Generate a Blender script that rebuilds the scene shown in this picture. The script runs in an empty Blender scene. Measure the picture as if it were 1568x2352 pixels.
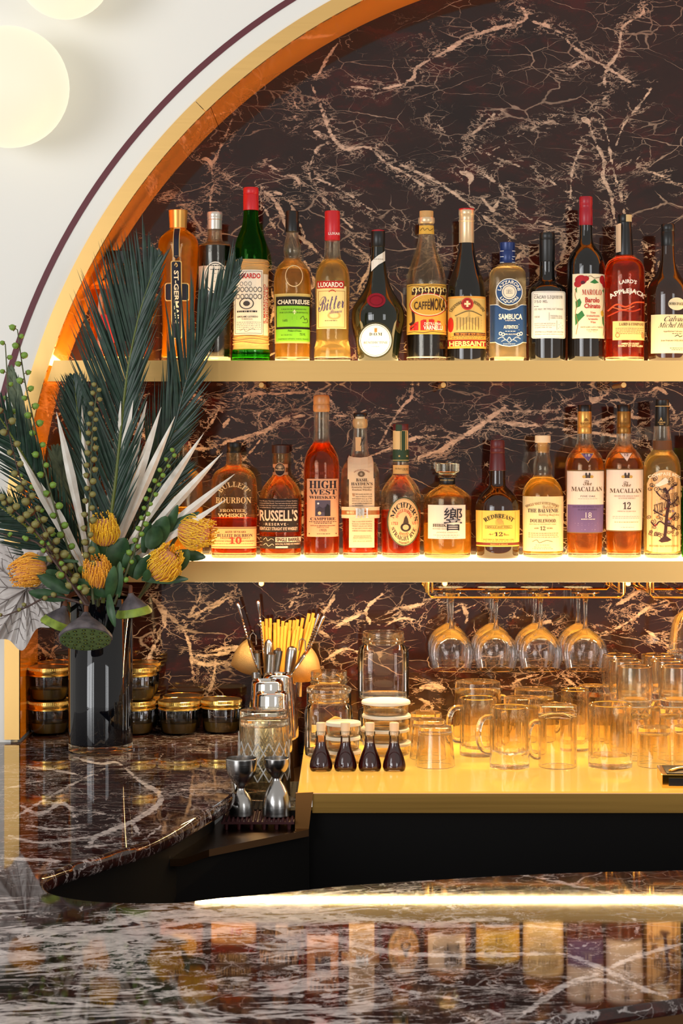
import bpy, math, random
import numpy as np
from mathutils import Vector, Matrix
from mathutils.geometry import delaunay_2d_cdt

# ------------------------------------------------------------------ camera, world, lights, exposure
SC = bpy.context.scene
COL = SC.collection
F = 4500.0            # focal length in pixels of the 1568 px wide frame
VX, VY = 784.0, 1000.0  # vanishing point of the level view
COUNTER = 1.06        # height of the worktops
CZ = COUNTER + 0.627  # camera height
cam_data = bpy.data.cameras.new('camera')
cam_data.sensor_fit = 'HORIZONTAL'
cam_data.sensor_width = 36.0
cam_data.lens = F / 1568 * 36
cam_data.shift_y = -(1176 - VY) / 1568
cam_data.clip_start = 0.05
cam_data.dof.use_dof = True
cam_data.dof.focus_distance = 3.95
cam_data.dof.aperture_fstop = 30
cam = bpy.data.objects.new('camera', cam_data)
cam.location = (0, 0, CZ)
cam.rotation_euler = (math.radians(90), 0, 0)
COL.objects.link(cam)
SC.camera = cam

world = bpy.data.worlds.new('world')
SC.world = world
world.use_nodes = True
bg = world.node_tree.nodes['Background']
bg.inputs[0].default_value = (1.0, 0.95, 0.88, 1)
bg.inputs[1].default_value = 0.6

def area(name, loc, target, sx, sy, power, color):
    d = bpy.data.lights.new(name, 'AREA')
    d.shape = 'RECTANGLE'; d.size = sx; d.size_y = sy
    d.energy = power; d.color = color
    o = bpy.data.objects.new(name, d)
    o.location = loc
    o.rotation_euler = (Vector(target) - Vector(loc)).to_track_quat('-Z', 'Y').to_euler()
    COL.objects.link(o)
    return o

# tall window panes on the far side of the room, behind the camera
for wx, ww, pw in ((-6.6, .3, 1), (-6.1, .16, .6), (-5.7, .34, 1), (-5.1, .12, 1.2), (-4.8, .22, .7), (-4.3, .34, 1), (-3.85, .1, 1.4), (-3.5, .26, .8), (-3.05, .1, 1.3), (-2.75, .22, 1), (2.9, .2, .9), (3.3, .1, 1.2), (3.7, .3, 1), (4.3, .3, .8)):
    area('window_daylight', (wx, -3.2, 1.95), (wx * .25, 4, 1.8), ww, 2.5, 76 * ww * pw, (.97, .985, 1.0))
# the shop front to the left of the bar
area('side_daylight', (-3.4, -.6, 2.1), (-.6, 4, 1.6), 1.6, 2.6, 44, (.97, .98, 1.0))

SC.view_settings.view_transform = 'Standard'
SC.view_settings.look = 'None'
SC.view_settings.exposure = 0.0
SC.view_settings.gamma = 1.0
SC.view_settings.use_curve_mapping = False
cy = SC.cycles
cy.max_bounces = 14; cy.diffuse_bounces = 3; cy.glossy_bounces = 6
cy.transmission_bounces = 10; cy.transparent_max_bounces = 24
cy.sample_clamp_indirect = 6.0
cy.caustics_reflective = True; cy.caustics_refractive = True
cy.use_denoising = True
# ------------------------------------------------------------------ helpers
def W(px, py, y):
    return Vector(((px - VX) * y / F, y, CZ - (py - VY) * y / F))

def tag(o, label=None, cat=None, group=None, kind=None):
    if label: o['label'] = label
    if cat: o['category'] = cat
    if group: o['group'] = group
    if kind: o['kind'] = kind
    return o

def thing(name, label, cat, loc=(0, 0, 0), rz=0.0, group=None):
    o = bpy.data.objects.new(name, None)
    o.empty_display_size = .02
    o.location = loc; o.rotation_euler = (0, 0, rz)
    COL.objects.link(o)
    return tag(o, label, cat, group)

class MB:
    def __init__(s): s.v = []; s.f = []; s.m = []; s.mi = 0
    def add(s, verts, faces):
        b = len(s.v); s.v += [tuple(p) for p in verts]
        s.f += [tuple(i + b for i in q) for q in faces]; s.m += [s.mi] * len(faces)
        return s
    def box(s, x0, x1, y0, y1, z0, z1, bev=0.0):
        if bev:
            b = bev
            ring = [(x0 + b, y0), (x1 - b, y0), (x1, y0 + b), (x1, y1 - b), (x1 - b, y1), (x0 + b, y1), (x0, y1 - b), (x0, y0 + b)]
            ins = [(x0 + 2 * b, y0 + b), (x1 - 2 * b, y0 + b), (x1 - b, y0 + 2 * b), (x1 - b, y1 - 2 * b), (x1 - 2 * b, y1 - b), (x0 + 2 * b, y1 - b), (x0 + b, y1 - 2 * b), (x0 + b, y0 + 2 * b)]
            vs = [(x, y, z0) for x, y in ins] + [(x, y, z0 + b) for x, y in ring] + [(x, y, z1 - b) for x, y in ring] + [(x, y, z1) for x, y in ins]
            fs = [tuple(range(7, -1, -1)), tuple(range(24, 32))]
            for k in range(3):
                for i in range(8):
                    j = (i + 1) % 8
                    fs.append((k * 8 + i, k * 8 + j, k * 8 + 8 + j, k * 8 + 8 + i))
            return s.add(vs, fs)
        vs = [(x0, y0, z0), (x1, y0, z0), (x1, y1, z0), (x0, y1, z0), (x0, y0, z1), (x1, y0, z1), (x1, y1, z1), (x0, y1, z1)]
        return s.add(vs, [(3, 2, 1, 0), (4, 5, 6, 7), (0, 1, 5, 4), (1, 2, 6, 5), (2, 3, 7, 6), (3, 0, 4, 7)])
    def lathe(s, prof, seg=40, n=2.0, ry=1.0, cap0=True, cap1=True, flute=None, c=(0, 0, 0)):
        """prof: list of (z, r); n: superellipse exponent; ry: depth / width"""
        vs = []
        for z, r in prof:
            for i in range(seg):
                a = 2 * math.pi * i / seg
                ca, sa = math.cos(a), math.sin(a)
                if n != 2.0:
                    k = (abs(ca) ** n + abs(sa) ** n) ** (-1 / n)
                else: k = 1.0
                rr = r * k
                if flute: rr *= flute(a, z)
                vs.append((c[0] + rr * ca, c[1] + rr * ry * sa, c[2] + z))
        fs = []
        m = len(prof)
        for k in range(m - 1):
            for i in range(seg):
                j = (i + 1) % seg
                fs.append((k * seg + i, k * seg + j, (k + 1) * seg + j, (k + 1) * seg + i))
        if cap0: fs.append(tuple(range(seg - 1, -1, -1)))
        if cap1: fs.append(tuple(range((m - 1) * seg, m * seg)))
        return s.add(vs, fs)
    def tube(s, pts, r, seg=8, closed=False, flat=1.0, caps=True):
        pts = [Vector(p) for p in pts]
        n = len(pts)
        rs = r if isinstance(r, (list, tuple)) else [r] * n
        vs = []; prev = None
        for i, p in enumerate(pts):
            a = pts[(i - 1) % n] if (closed or i) else p
            b = pts[(i + 1) % n] if (closed or i < n - 1) else p
            t = (b - a)
            t = t.normalized() if t.length > 1e-9 else Vector((0, 0, 1))
            if prev is None:
                u = t.cross(Vector((0, 1, 0)))
                if u.length < .1: u = t.cross(Vector((1, 0, 0)))
            else:
                u = prev - t * prev.dot(t)
                if u.length < 1e-6: u = t.cross(Vector((0, 1, 0.01)))
            u.normalize(); w = t.cross(u); prev = u
            for k in range(seg):
                q = 2 * math.pi * k / seg
                vs.append(p + (u * math.cos(q) + w * math.sin(q) * flat) * rs[i])
        fs = []
        for i in range(n if closed else n - 1):
            j = (i + 1) % n
            for k in range(seg):
                l = (k + 1) % seg
                fs.append((i * seg + k, i * seg + l, j * seg + l, j * seg + k))
        if caps and not closed:
            fs.append(tuple(range(seg - 1, -1, -1))); fs.append(tuple(range((n - 1) * seg, n * seg)))
        return s.add(vs, fs)
    def ball(s, c, r, seg=12, rings=8, sc=(1, 1, 1)):
        vs = [(c[0], c[1], c[2] - r * sc[2])]
        for k in range(1, rings):
            t = math.pi * k / rings
            for i in range(seg):
                a = 2 * math.pi * i / seg
                vs.append((c[0] + r * sc[0] * math.sin(t) * math.cos(a), c[1] + r * sc[1] * math.sin(t) * math.sin(a), c[2] - r * sc[2] * math.cos(t)))
        vs.append((c[0], c[1], c[2] + r * sc[2]))
        fs = []
        for i in range(seg):
            j = (i + 1) % seg
            fs.append((0, 1 + j, 1 + i))
            for k in range(rings - 2):
                fs.append((1 + k * seg + i, 1 + k * seg + j, 1 + (k + 1) * seg + j, 1 + (k + 1) * seg + i))
            fs.append((1 + (rings - 2) * seg + i, 1 + (rings - 2) * seg + j, len(vs) - 1))
        return s.add(vs, fs)
    def grid(s, rows):
        """rows: equal-length lists of points"""
        nr, nc = len(rows), len(rows[0])
        vs = [p for r in rows for p in r]
        return s.add(vs, [(i * nc + j, i * nc + j + 1, (i + 1) * nc + j + 1, (i + 1) * nc + j) for i in range(nr - 1) for j in range(nc - 1)])
    def move(s, M, start=0):
        s.v[start:] = [tuple(M @ Vector(p)) for p in s.v[start:]]
        return s
    def mesh(s, name, mats, smooth=35):
        me = bpy.data.meshes.new(name)
        me.from_pydata(s.v, [], s.f)
        for m in (mats if isinstance(mats, (list, tuple)) else [mats]): me.materials.append(m)
        if any(s.m): me.polygons.foreach_set('material_index', s.m)
        if smooth:
            me.polygons.foreach_set('use_smooth', [True] * len(me.polygons))
            me.set_sharp_from_angle(angle=math.radians(smooth))
        me.update()
        return me
    def obj(s, name, mat, parent=None, label=None, kind=None, smooth=35):
        o = bpy.data.objects.new(name, s.mesh(name, mat, smooth))
        COL.objects.link(o)
        if parent: o.parent = parent
        if label: o['label'] = label
        if kind: o['kind'] = kind
        return o

def spline(pts, n=8):
    """Catmull-Rom through the points (any dimension)"""
    P = [np.array(p, float) for p in pts]
    P = [2 * P[0] - P[1]] + P + [2 * P[-1] - P[-2]]
    out = []
    for i in range(1, len(P) - 2):
        for k in range(n):
            t = k / n
            out.append(.5 * (2 * P[i] + (P[i + 1] - P[i - 1]) * t + (2 * P[i - 1] - 5 * P[i] + 4 * P[i + 1] - P[i + 2]) * t * t + (3 * P[i] - P[i - 1] - 3 * P[i + 1] + P[i + 2]) * t ** 3))
    out.append(P[-2])
    return [tuple(p) for p in out]

def kids(o): return [c for c in bpy.data.objects if c.parent == o]
def dup(root, loc, rz=None, label=None, group=None, parts=None):
    """copy of a thing with copies of its parts and sub-parts (mesh data shared)"""
    r = root.copy(); COL.objects.link(r); r.location = loc
    if rz is not None: r.rotation_euler = (0, 0, rz)
    if label: r['label'] = label
    if group: r['group'] = group
    for ch in (parts or kids(root)):
        c = ch.copy(); COL.objects.link(c); c.parent = r
        for g in kids(ch):
            d = g.copy(); COL.objects.link(d); d.parent = c
    return r

# ------------------------------------------------------------------ materials
MATS = {}
def s2l(c):
    return tuple(((x / 255) / 12.92 if x <= 10 else ((x / 255 + .055) / 1.055) ** 2.4) for x in c)
def nt(name):
    m = bpy.data.materials.new(name); m.use_nodes = True
    return m, m.node_tree, m.node_tree.nodes['Principled BSDF'], m.node_tree.nodes['Material Output']
def node(t, typ, **kw):
    n = t.nodes.new(typ)
    for k, v in kw.items(): setattr(n, k, v)
    return n
def plain(name, rgb, rough=.5, metal=0.0, spec=.5, bump=0, bscale=200, coat=0.0, trans=0.0, sss=0.0):
    if name in MATS: return MATS[name]
    m, t, p, o = nt(name)
    p.inputs['Base Color'].default_value = (*s2l(rgb), 1)
    p.inputs['Roughness'].default_value = rough
    p.inputs['Metallic'].default_value = metal
    p.inputs['Specular IOR Level'].default_value = spec
    p.inputs['Coat Weight'].default_value = coat
    p.inputs['Transmission Weight'].default_value = trans
    if sss:
        p.inputs['Subsurface Weight'].default_value = sss
        p.inputs['Subsurface Radius'].default_value = (.004, .002, .001)
    if bump:
        tc = node(t, 'ShaderNodeTexCoord'); nz = node(t, 'ShaderNodeTexNoise'); nz.inputs['Scale'].default_value = bscale
        b = node(t, 'ShaderNodeBump'); b.inputs['Strength'].default_value = bump; b.inputs['Distance'].default_value = .002
        t.links.new(tc.outputs['Object'], nz.inputs['Vector']); t.links.new(nz.outputs[0], b.inputs['Height']); t.links.new(b.outputs[0], p.inputs['Normal'])
    MATS[name] = m
    return m
def ramp(t, fac, stops, interp='LINEAR'):
    r = node(t, 'ShaderNodeValToRGB'); r.color_ramp.interpolation = interp
    e = r.color_ramp.elements
    while len(e) < len(stops): e.new(.5)
    for k, (pos, c) in enumerate(stops):
        e[k].position = pos; e[k].color = (*c, 1) if len(c) == 3 else c
    t.links.new(fac, r.inputs[0])
    return r.outputs[0]
def math_(t, op, a, b=None, c=None, clamp=False):
    n = node(t, 'ShaderNodeMath', operation=op); n.use_clamp = clamp
    for k, x in enumerate((a, b, c)):
        if x is None: continue
        if isinstance(x, (int, float)): n.inputs[k].default_value = x
        else: t.links.new(x, n.inputs[k])
    return n.outputs[0]
def mixc(t, fac, a, b, blend='MIX'):
    n = node(t, 'ShaderNodeMix', data_type='RGBA', blend_type=blend)
    for k, x in ((0, fac), (6, a), (7, b)):
        if isinstance(x, (int, float)): n.inputs[k].default_value = x
        elif isinstance(x, tuple): n.inputs[k].default_value = (*x, 1) if len(x) == 3 else x
        else: t.links.new(x, n.inputs[k])
    return n.outputs[2]
def sstep(t, x, a, b):
    n = node(t, 'ShaderNodeMapRange', interpolation_type='SMOOTHSTEP')
    t.links.new(x, n.inputs[0]); n.inputs[1].default_value = a; n.inputs[2].default_value = b
    return n.outputs[0]

def marble(name, dark, brown, red, vein, scale=1.0, dens=1.0, rough=.05, stretch=(1, 1, 1), spread=.004, halo=.03, streak=0.0, flow=(0, .6, 0), fscale=(.62, 1, 1.25)):
    m, t, p, o = nt(name)
    L = t.links.new
    geo = node(t, 'ShaderNodeNewGeometry')
    mp = node(t, 'ShaderNodeMapping'); mp.inputs['Scale'].default_value = tuple(scale * q for q in stretch)
    L(geo.outputs['Position'], mp.inputs[0])
    def noise(vec, sc, det=6, rough_=.6, dist=0.0):
        n = node(t, 'ShaderNodeTexNoise'); n.inputs['Scale'].default_value = sc; n.inputs['Detail'].default_value = det
        n.inputs['Roughness'].default_value = rough_; n.inputs['Distortion'].default_value = dist
        L(vec, n.inputs['Vector']); return n
    def warp(vec, sc, amt, det=4):
        n = noise(vec, sc, det, .6)
        v = node(t, 'ShaderNodeVectorMath', operation='SUBTRACT'); L(n.outputs['Color'], v.inputs[0]); v.inputs[1].default_value = (.5, .5, .5)
        s = node(t, 'ShaderNodeVectorMath', operation='SCALE'); L(v.outputs[0], s.inputs[0]); s.inputs['Scale'].default_value = amt
        a = node(t, 'ShaderNodeVectorMath', operation='ADD'); L(vec, a.inputs[0]); L(s.outputs[0], a.inputs[1])
        return a.outputs[0]
    base_v = mp.outputs[0]
    fl = node(t, 'ShaderNodeMapping'); fl.inputs['Rotation'].default_value = flow; fl.inputs['Scale'].default_value = fscale   # veins run along the bedding of the stone
    L(base_v, fl.inputs[0])
    w1 = warp(fl.outputs[0], 2.2, .13); w2 = warp(w1, 9.0, .03); w3 = warp(w2, 50, .008, 5)
    # ground colour
    g1 = noise(w1, 4.5, 8, .62).outputs[0]; g2 = noise(w2, 19, 8, .7).outputs[0]
    col = ramp(t, g1, [(.35, dark), (.55, brown), (.72, dark)])
    col = mixc(t, math_(t, 'MULTIPLY', sstep(t, g2, .48, .7), .85), col, red)
    # fine vein networks
    def net(vec, sc, wid, msc, lo, hi, seed):
        v = node(t, 'ShaderNodeTexVoronoi', feature='DISTANCE_TO_EDGE'); v.inputs['Scale'].default_value = sc
        off = node(t, 'ShaderNodeVectorMath', operation='ADD'); L(vec, off.inputs[0]); off.inputs[1].default_value = (seed, seed * .7, seed * 1.3)
        L(off.outputs[0], v.inputs['Vector'])
        msk = noise(off.outputs[0], msc, 3, .6).outputs[0]
        w = math_(t, 'MULTIPLY', sstep(t, msk, lo, hi), wid)
        d = math_(t, 'DIVIDE', v.outputs['Distance'], math_(t, 'ADD', w, 1e-4))
        s = node(t, 'ShaderNodeMapRange', interpolation_type='SMOOTHSTEP'); L(d, s.inputs[0]); s.inputs[1].default_value = 1.0; s.inputs[2].default_value = .25
        return math_(t, 'MULTIPLY', s.outputs[0], sstep(t, msk, lo - .03, lo + .05))
    n1 = net(w3, 6.0, .020 * dens, 5.0, .48, .74, 3.1)
    n2 = net(w3, 13.0, .028 * dens, 7.0, .46, .72, 11.7)
    n3 = net(w3, 31.0, .055 * dens, 9.0, .47, .72, 23.3)
    # crackled strands: ridged noise
    rn = noise(w2, 17, 9, .68, .4).outputs[0]
    rid = math_(t, 'ABSOLUTE', math_(t, 'SUBTRACT', rn, .5))
    at = node(t, 'ShaderNodeAttribute', attribute_name='vein')
    vd = at.outputs['Fac']
    near = node(t, 'ShaderNodeMapRange', interpolation_type='SMOOTHSTEP'); L(vd, near.inputs[0]); near.inputs[1].default_value = halo; near.inputs[2].default_value = 0.0
    nearf = near.outputs[0]
    big = noise(base_v, 3.2, 3, .5).outputs[0]
    rw = math_(t, 'ADD', math_(t, 'MULTIPLY', nearf, .017), math_(t, 'MULTIPLY', sstep(t, big, .52, .75), .007 * dens))
    rid_m = node(t, 'ShaderNodeMapRange', interpolation_type='SMOOTHSTEP'); L(math_(t, 'DIVIDE', rid, math_(t, 'ADD', rw, 1e-4)), rid_m.inputs[0]); rid_m.inputs[1].default_value = 1.0; rid_m.inputs[2].default_value = .3
    strands = rid_m.outputs[0]
    # traced main veins, ragged by noise
    rag = noise(w3, 42, 8, .72).outputs[0]; rag2 = noise(base_v, 130, 4, .7).outputs[0]
    d2 = math_(t, 'ADD', vd, math_(t, 'MULTIPLY', math_(t, 'SUBTRACT', rag, .47), spread * 5.5))
    d2 = math_(t, 'ADD', d2, math_(t, 'MULTIPLY', math_(t, 'SUBTRACT', rag2, .5), spread * .9))
    mj = node(t, 'ShaderNodeMapRange', interpolation_type='SMOOTHSTEP'); L(d2, mj.inputs[0]); mj.inputs[1].default_value = .0007; mj.inputs[2].default_value = -.0007
    brk = sstep(t, noise(w3, 75, 7, .75).outputs[0], .34, .52)   # veins are bundles of torn flakes
    allv = math_(t, 'MULTIPLY', mj.outputs[0], math_(t, 'MULTIPLY_ADD', brk, .85, .15))
    for q, amt in ((n1, .55), (n2, .42), (n3, .36), (strands, .66)):
        allv = math_(t, 'MAXIMUM', allv, math_(t, 'MULTIPLY', q, amt))
    if streak:
        sm = node(t, 'ShaderNodeMapping'); sm.inputs['Scale'].default_value = (1.0, 2.6, 1.0); sm.inputs['Rotation'].default_value = (0, 0, -.12); L(w2, sm.inputs[0])
        sn = noise(sm.outputs[0], 9.5, 10, .68, 1.2).outputs[0]
        sr = math_(t, 'ABSOLUTE', math_(t, 'SUBTRACT', sn, .5))
        sat = node(t, 'ShaderNodeAttribute', attribute_name='streak')
        sw = math_(t, 'MULTIPLY', sat.outputs['Fac'], math_(t, 'MULTIPLY', sstep(t, noise(base_v, 5, 4, .65).outputs[0], .40, .62), streak))
        s_m = node(t, 'ShaderNodeMapRange', interpolation_type='SMOOTHSTEP'); L(math_(t, 'DIVIDE', sr, math_(t, 'ADD', sw, 1e-4)), s_m.inputs[0]); s_m.inputs[1].default_value = 1.0; s_m.inputs[2].default_value = .55
        allv = math_(t, 'MAXIMUM', allv, math_(t, 'MULTIPLY', s_m.outputs[0], .92))
    tone = noise(w3, 60, 6, .7).outputs[0]
    vcol = mixc(t, sstep(t, tone, .3, .7), tuple(c * .55 for c in vein), vein)
    col = mixc(t, allv, col, vcol)
    L(col, p.inputs['Base Color'])
    p.inputs['Roughness'].default_value = rough
    p.inputs['Specular IOR Level'].default_value = .5
    MATS[name] = m
    return m

def brass(name, rgb, rough, aniso=0.0, brush=None, br=.08):
    m, t, p, o = nt(name)
    p.inputs['Base Color'].default_value = (*s2l(rgb), 1)
    p.inputs['Metallic'].default_value = 1.0
    p.inputs['Roughness'].default_value = rough
    if brush:
        tc = node(t, 'ShaderNodeNewGeometry'); mp = node(t, 'ShaderNodeMapping'); mp.inputs['Scale'].default_value = brush
        t.links.new(tc.outputs['Position'], mp.inputs[0])
        nz = node(t, 'ShaderNodeTexNoise'); nz.inputs['Scale'].default_value = 1.0; nz.inputs['Detail'].default_value = 4
        t.links.new(mp.outputs[0], nz.inputs['Vector'])
        mr = node(t, 'ShaderNodeMapRange'); t.links.new(nz.outputs[0], mr.inputs[0]); mr.inputs[3].default_value = rough - br * .5; mr.inputs[4].default_value = rough + br
        t.links.new(mr.outputs[0], p.inputs['Roughness'])
    MATS[name] = m
    return m

def thin_glass(name, tint=(1, 1, 1), refl=1.0, dens=.0, rough=.0):
    """window-thin glass wall: light passes straight through, tinted more the longer its way through the wall"""
    m, t, p, o = nt(name)
    t.nodes.remove(p)
    L = t.links.new
    tr = node(t, 'ShaderNodeBsdfTransparent'); gl = node(t, 'ShaderNodeBsdfGlossy'); gl.inputs['Roughness'].default_value = .015 + rough
    fr = node(t, 'ShaderNodeFresnel'); fr.inputs[0].default_value = 1.5
    lw = node(t, 'ShaderNodeLayerWeight'); lw.inputs[0].default_value = .5
    pw = math_(t, 'POWER', lw.outputs['Facing'], 3.0)
    c = mixc(t, pw, tuple(1 - (1 - x) * .25 * 1 for x in tint), tuple(x * (1 - dens) for x in tint))
    L(c, tr.inputs[0])
    mx = node(t, 'ShaderNodeMixShader'); L(math_(t, 'MULTIPLY', fr.outputs[0], refl, clamp=True), mx.inputs[0])
    L(tr.outputs[0], mx.inputs[1]); L(gl.outputs[0], mx.inputs[2]); L(mx.outputs[0], o.inputs[0])
    MATS[name] = m
    return m

def glass(name, rgb=(255, 255, 255), ior=1.45, rough=.0, clear=.0):
    """solid glass or liquid; clear: share of light that passes unbent (thin parts of the body)"""
    m, t, p, o = nt(name)
    t.nodes.remove(p)
    g = node(t, 'ShaderNodeBsdfGlass'); g.inputs['Color'].default_value = (*s2l(rgb), 1); g.inputs['IOR'].default_value = ior; g.inputs['Roughness'].default_value = rough
    sh = g.outputs[0]
    if clear:
        tr = node(t, 'ShaderNodeBsdfTransparent'); tr.inputs[0].default_value = (*s2l(rgb), 1)
        mx = node(t, 'ShaderNodeMixShader'); mx.inputs[0].default_value = clear
        t.links.new(sh, mx.inputs[1]); t.links.new(tr.outputs[0], mx.inputs[2]); sh = mx.outputs[0]
    t.links.new(sh, o.inputs[0])
    MATS[name] = m
    return m

def liquid(name, rgb, deep, glow=.25, ior=1.36):
    """spirit: refracts, tints, and scatters a little of the light that enters it"""
    m, t, p, o = nt(name)
    t.nodes.remove(p)
    g = node(t, 'ShaderNodeBsdfGlass'); g.inputs['Color'].default_value = (*s2l(rgb), 1); g.inputs['IOR'].default_value = ior
    tl = node(t, 'ShaderNodeBsdfTranslucent'); tl.inputs[0].default_value = (*s2l(deep), 1)
    mx = node(t, 'ShaderNodeMixShader'); mx.inputs[0].default_value = glow
    t.links.new(g.outputs[0], mx.inputs[1]); t.links.new(tl.outputs[0], mx.inputs[2]); t.links.new(mx.outputs[0], o.inputs[0])
    MATS[name] = m
    return m

def emit(name, rgb, strength):
    m, t, p, o = nt(name)
    p.inputs['Base Color'].default_value = (.8, .8, .8, 1)
    p.inputs['Emission Color'].default_value = (*rgb, 1)
    p.inputs['Emission Strength'].default_value = strength
    MATS[name] = m
    return m
# ------------------------------------------------------------------ shared materials
M_wall = plain('white_plaster', (240, 238, 232), .85, spec=.2)
M_maroon = plain('maroon_inlay', (96, 34, 44), .5)
M_brass = brass('satin_brass', (233, 190, 120), .34, brush=(3, 3, 260))
M_brass_d = brass('satin_brass_counter', (206, 160, 84), .36, brush=(3, 3, 260))
M_mirror = plain('mirror_brass', (248, 148, 36), .07, metal=.34)
M_under = brass('mirror_brass_underside', (176, 104, 40), .05)
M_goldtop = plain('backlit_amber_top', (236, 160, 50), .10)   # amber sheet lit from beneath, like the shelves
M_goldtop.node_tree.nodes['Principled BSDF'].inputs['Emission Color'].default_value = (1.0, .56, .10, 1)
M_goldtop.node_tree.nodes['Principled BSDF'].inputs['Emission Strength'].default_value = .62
M_wire = brass('brass_wire', (255, 200, 95), .14)
M_lid = brass('gold_lid', (246, 208, 116), .24)
M_black = plain('black_laminate', (16, 15, 15), .6, spec=.12)
M_blackmetal = brass('dark_bronze_sheet', (92, 66, 44), .3)
M_steel = brass('polished_steel', (214, 212, 208), .08)
M_steel_b = brass('brushed_steel', (176, 174, 172), .2, brush=(4, 4, 900), br=.12)
M_panel = emit('lit_acrylic', (1.0, .66, .26), 9.0)
M_led = emit('led_strip', (1.0, .72, .36), 14.0)
M_globe = emit('opal_globe', (1.0, .93, .68), .86)
M_globe.node_tree.nodes['Principled BSDF'].inputs['Base Color'].default_value = (.14, .14, .13, 1)
M_wmarble = marble('rosso_marble_wall', (.0105, .0032, .0026), (.022, .0068, .0046), (.05, .006, .004), (.68, .50, .37), dens=1.0, rough=.06)
M_cmarble = marble('rosso_marble_top', (.013, .0055, .0055), (.030, .0115, .0095), (.075, .013, .008), (.86, .77, .75), dens=.9, flow=(0, 0, -.25), fscale=(.7, 1, 1), rough=.035, spread=.0034, streak=.085)

# ------------------------------------------------------------------ arch geometry
YF, YB = 4.0, 4.246                 # front face of the brass trim, back wall of the niche
AX, AZ = (1460 - VX) * YF / F, CZ - (1270 - VY) * YF / F
RI, RO = 1416 * YF / F, 1450 * YF / F
ZPOST = CZ - (1699 - VY) * YF / F
def arch(r, z0, a0=180.0, a1=0.0, n=120, legs=(True, True)):
    pts = []
    if legs[0]: pts.append((AX - r, z0))
    for i in range(n + 1):
        a = math.radians(a0 + (a1 - a0) * i / n)
        pts.append((AX + r * math.cos(a), AZ + r * math.sin(a)))
    if legs[1]: pts.append((AX + r, z0))
    return pts
def ring_strip(inner, outer, y0, y1):
    """solid band between two outlines, y0 (front) to y1"""
    mb = MB(); n = len(inner); vs = []
    for (ix, iz), (ox, oz) in zip(inner, outer):
        vs += [(ix, y0, iz), (ox, y0, oz), (ox, y1, oz), (ix, y1, iz)]
    fs = []
    for i in range(n - 1):
        a, b = i * 4, i * 4 + 4
        for k in range(4):
            l = (k + 1) % 4
            fs.append((a + k, b + k, b + l, a + l))
    fs += [(0, 1, 2, 3), ((n - 1) * 4 + 3, (n - 1) * 4 + 2, (n - 1) * 4 + 1, (n - 1) * 4)]
    return mb.add(vs, fs)

# white wall with the arched opening
inn = arch(RO - .012, 0.0)
def outer_pt(x, z):
    dx, dz = x - AX, max(z - .6, 0.0)
    if z <= AZ and abs(dx) > 1: return (AX + math.copysign(2.9, dx), z)
    dz = z - AZ; L = max(abs(dx) / 2.9, abs(dz) / (3.25 - AZ))
    return (AX + dx / L, AZ + dz / L)
out = [outer_pt(x, z) for x, z in inn]
ring_strip(inn, out, YF + .006, YB + .06).obj('wall_front', M_wall, kind='structure', smooth=20)
# brass trim of the arch: two lengths butted at a seam, each a face with a mirror-polished reveal
SEAM = 134.27
def trim(name, a0, a1, legs, n):
    f = ring_strip(arch(RI, ZPOST, a0, a1, n, legs), arch(RO, ZPOST, a0, a1, n, legs), YF, YF + .012).obj(name, M_brass, kind='structure', smooth=20)
    return f
trim('trim_1', 180, SEAM + .03, (True, False), 40)
trim('trim_2', SEAM - .03, 0, (False, True), 90)
ring_strip(arch(RI, ZPOST, 180, 133.64, 60, (True, False)), arch(RI + .006, ZPOST, 180, 133.64, 60, (True, False)), YF + .0005, YB).obj('trim_3', M_mirror, kind='structure', smooth=30)
ring_strip(arch(RI, ZPOST, 133.58, 0, 120, (False, True)), arch(RI + .006, ZPOST, 133.58, 0, 120, (False, True)), YF + .0005, YB).obj('trim_4', M_mirror, kind='structure', smooth=30)
RM = 1496 * (YF + .006) / F
ring_strip(arch(RM - .0062, COUNTER, 180, 0), arch(RM + .0062, COUNTER, 180, 0), YF + .0045, YF + .008).obj('trim_5', M_maroon, kind='structure', smooth=20)

# ------------------------------------------------------------------ veins of the marble, traced as polylines (pixel points, width)
def vein_field(P, traces, to_plane, px):
    """distance in metres from each point of P to the nearest traced vein edge"""
    best = np.full(len(P), .12)
    for pts, w in traces:
        q = np.array([to_plane(*p) for p in spline(pts, 4)]) if len(pts) > 2 else np.array([to_plane(*p) for p in pts])
        hw = w * px * .5
        lo, hi = q.min(0) - .12, q.max(0) + .12
        idx = np.nonzero(((P > lo) & (P < hi)).all(1))[0]
        S = P[idx]; b = best[idx]; n = len(q) - 1
        for k in range(n):
            a, d = q[k], q[k + 1] - q[k]
            t = np.clip(((S - a) @ d) / max(d @ d, 1e-12), 0, 1)
            e = np.hypot(*(S - a - t[:, None] * d).T)
            u = (k + t) / n
            b = np.minimum(b, e - hw * (.35 + .65 * np.sin(np.pi * np.clip(u * .9 + .05, 0, 1))))
        best[idx] = b
    return best

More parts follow.
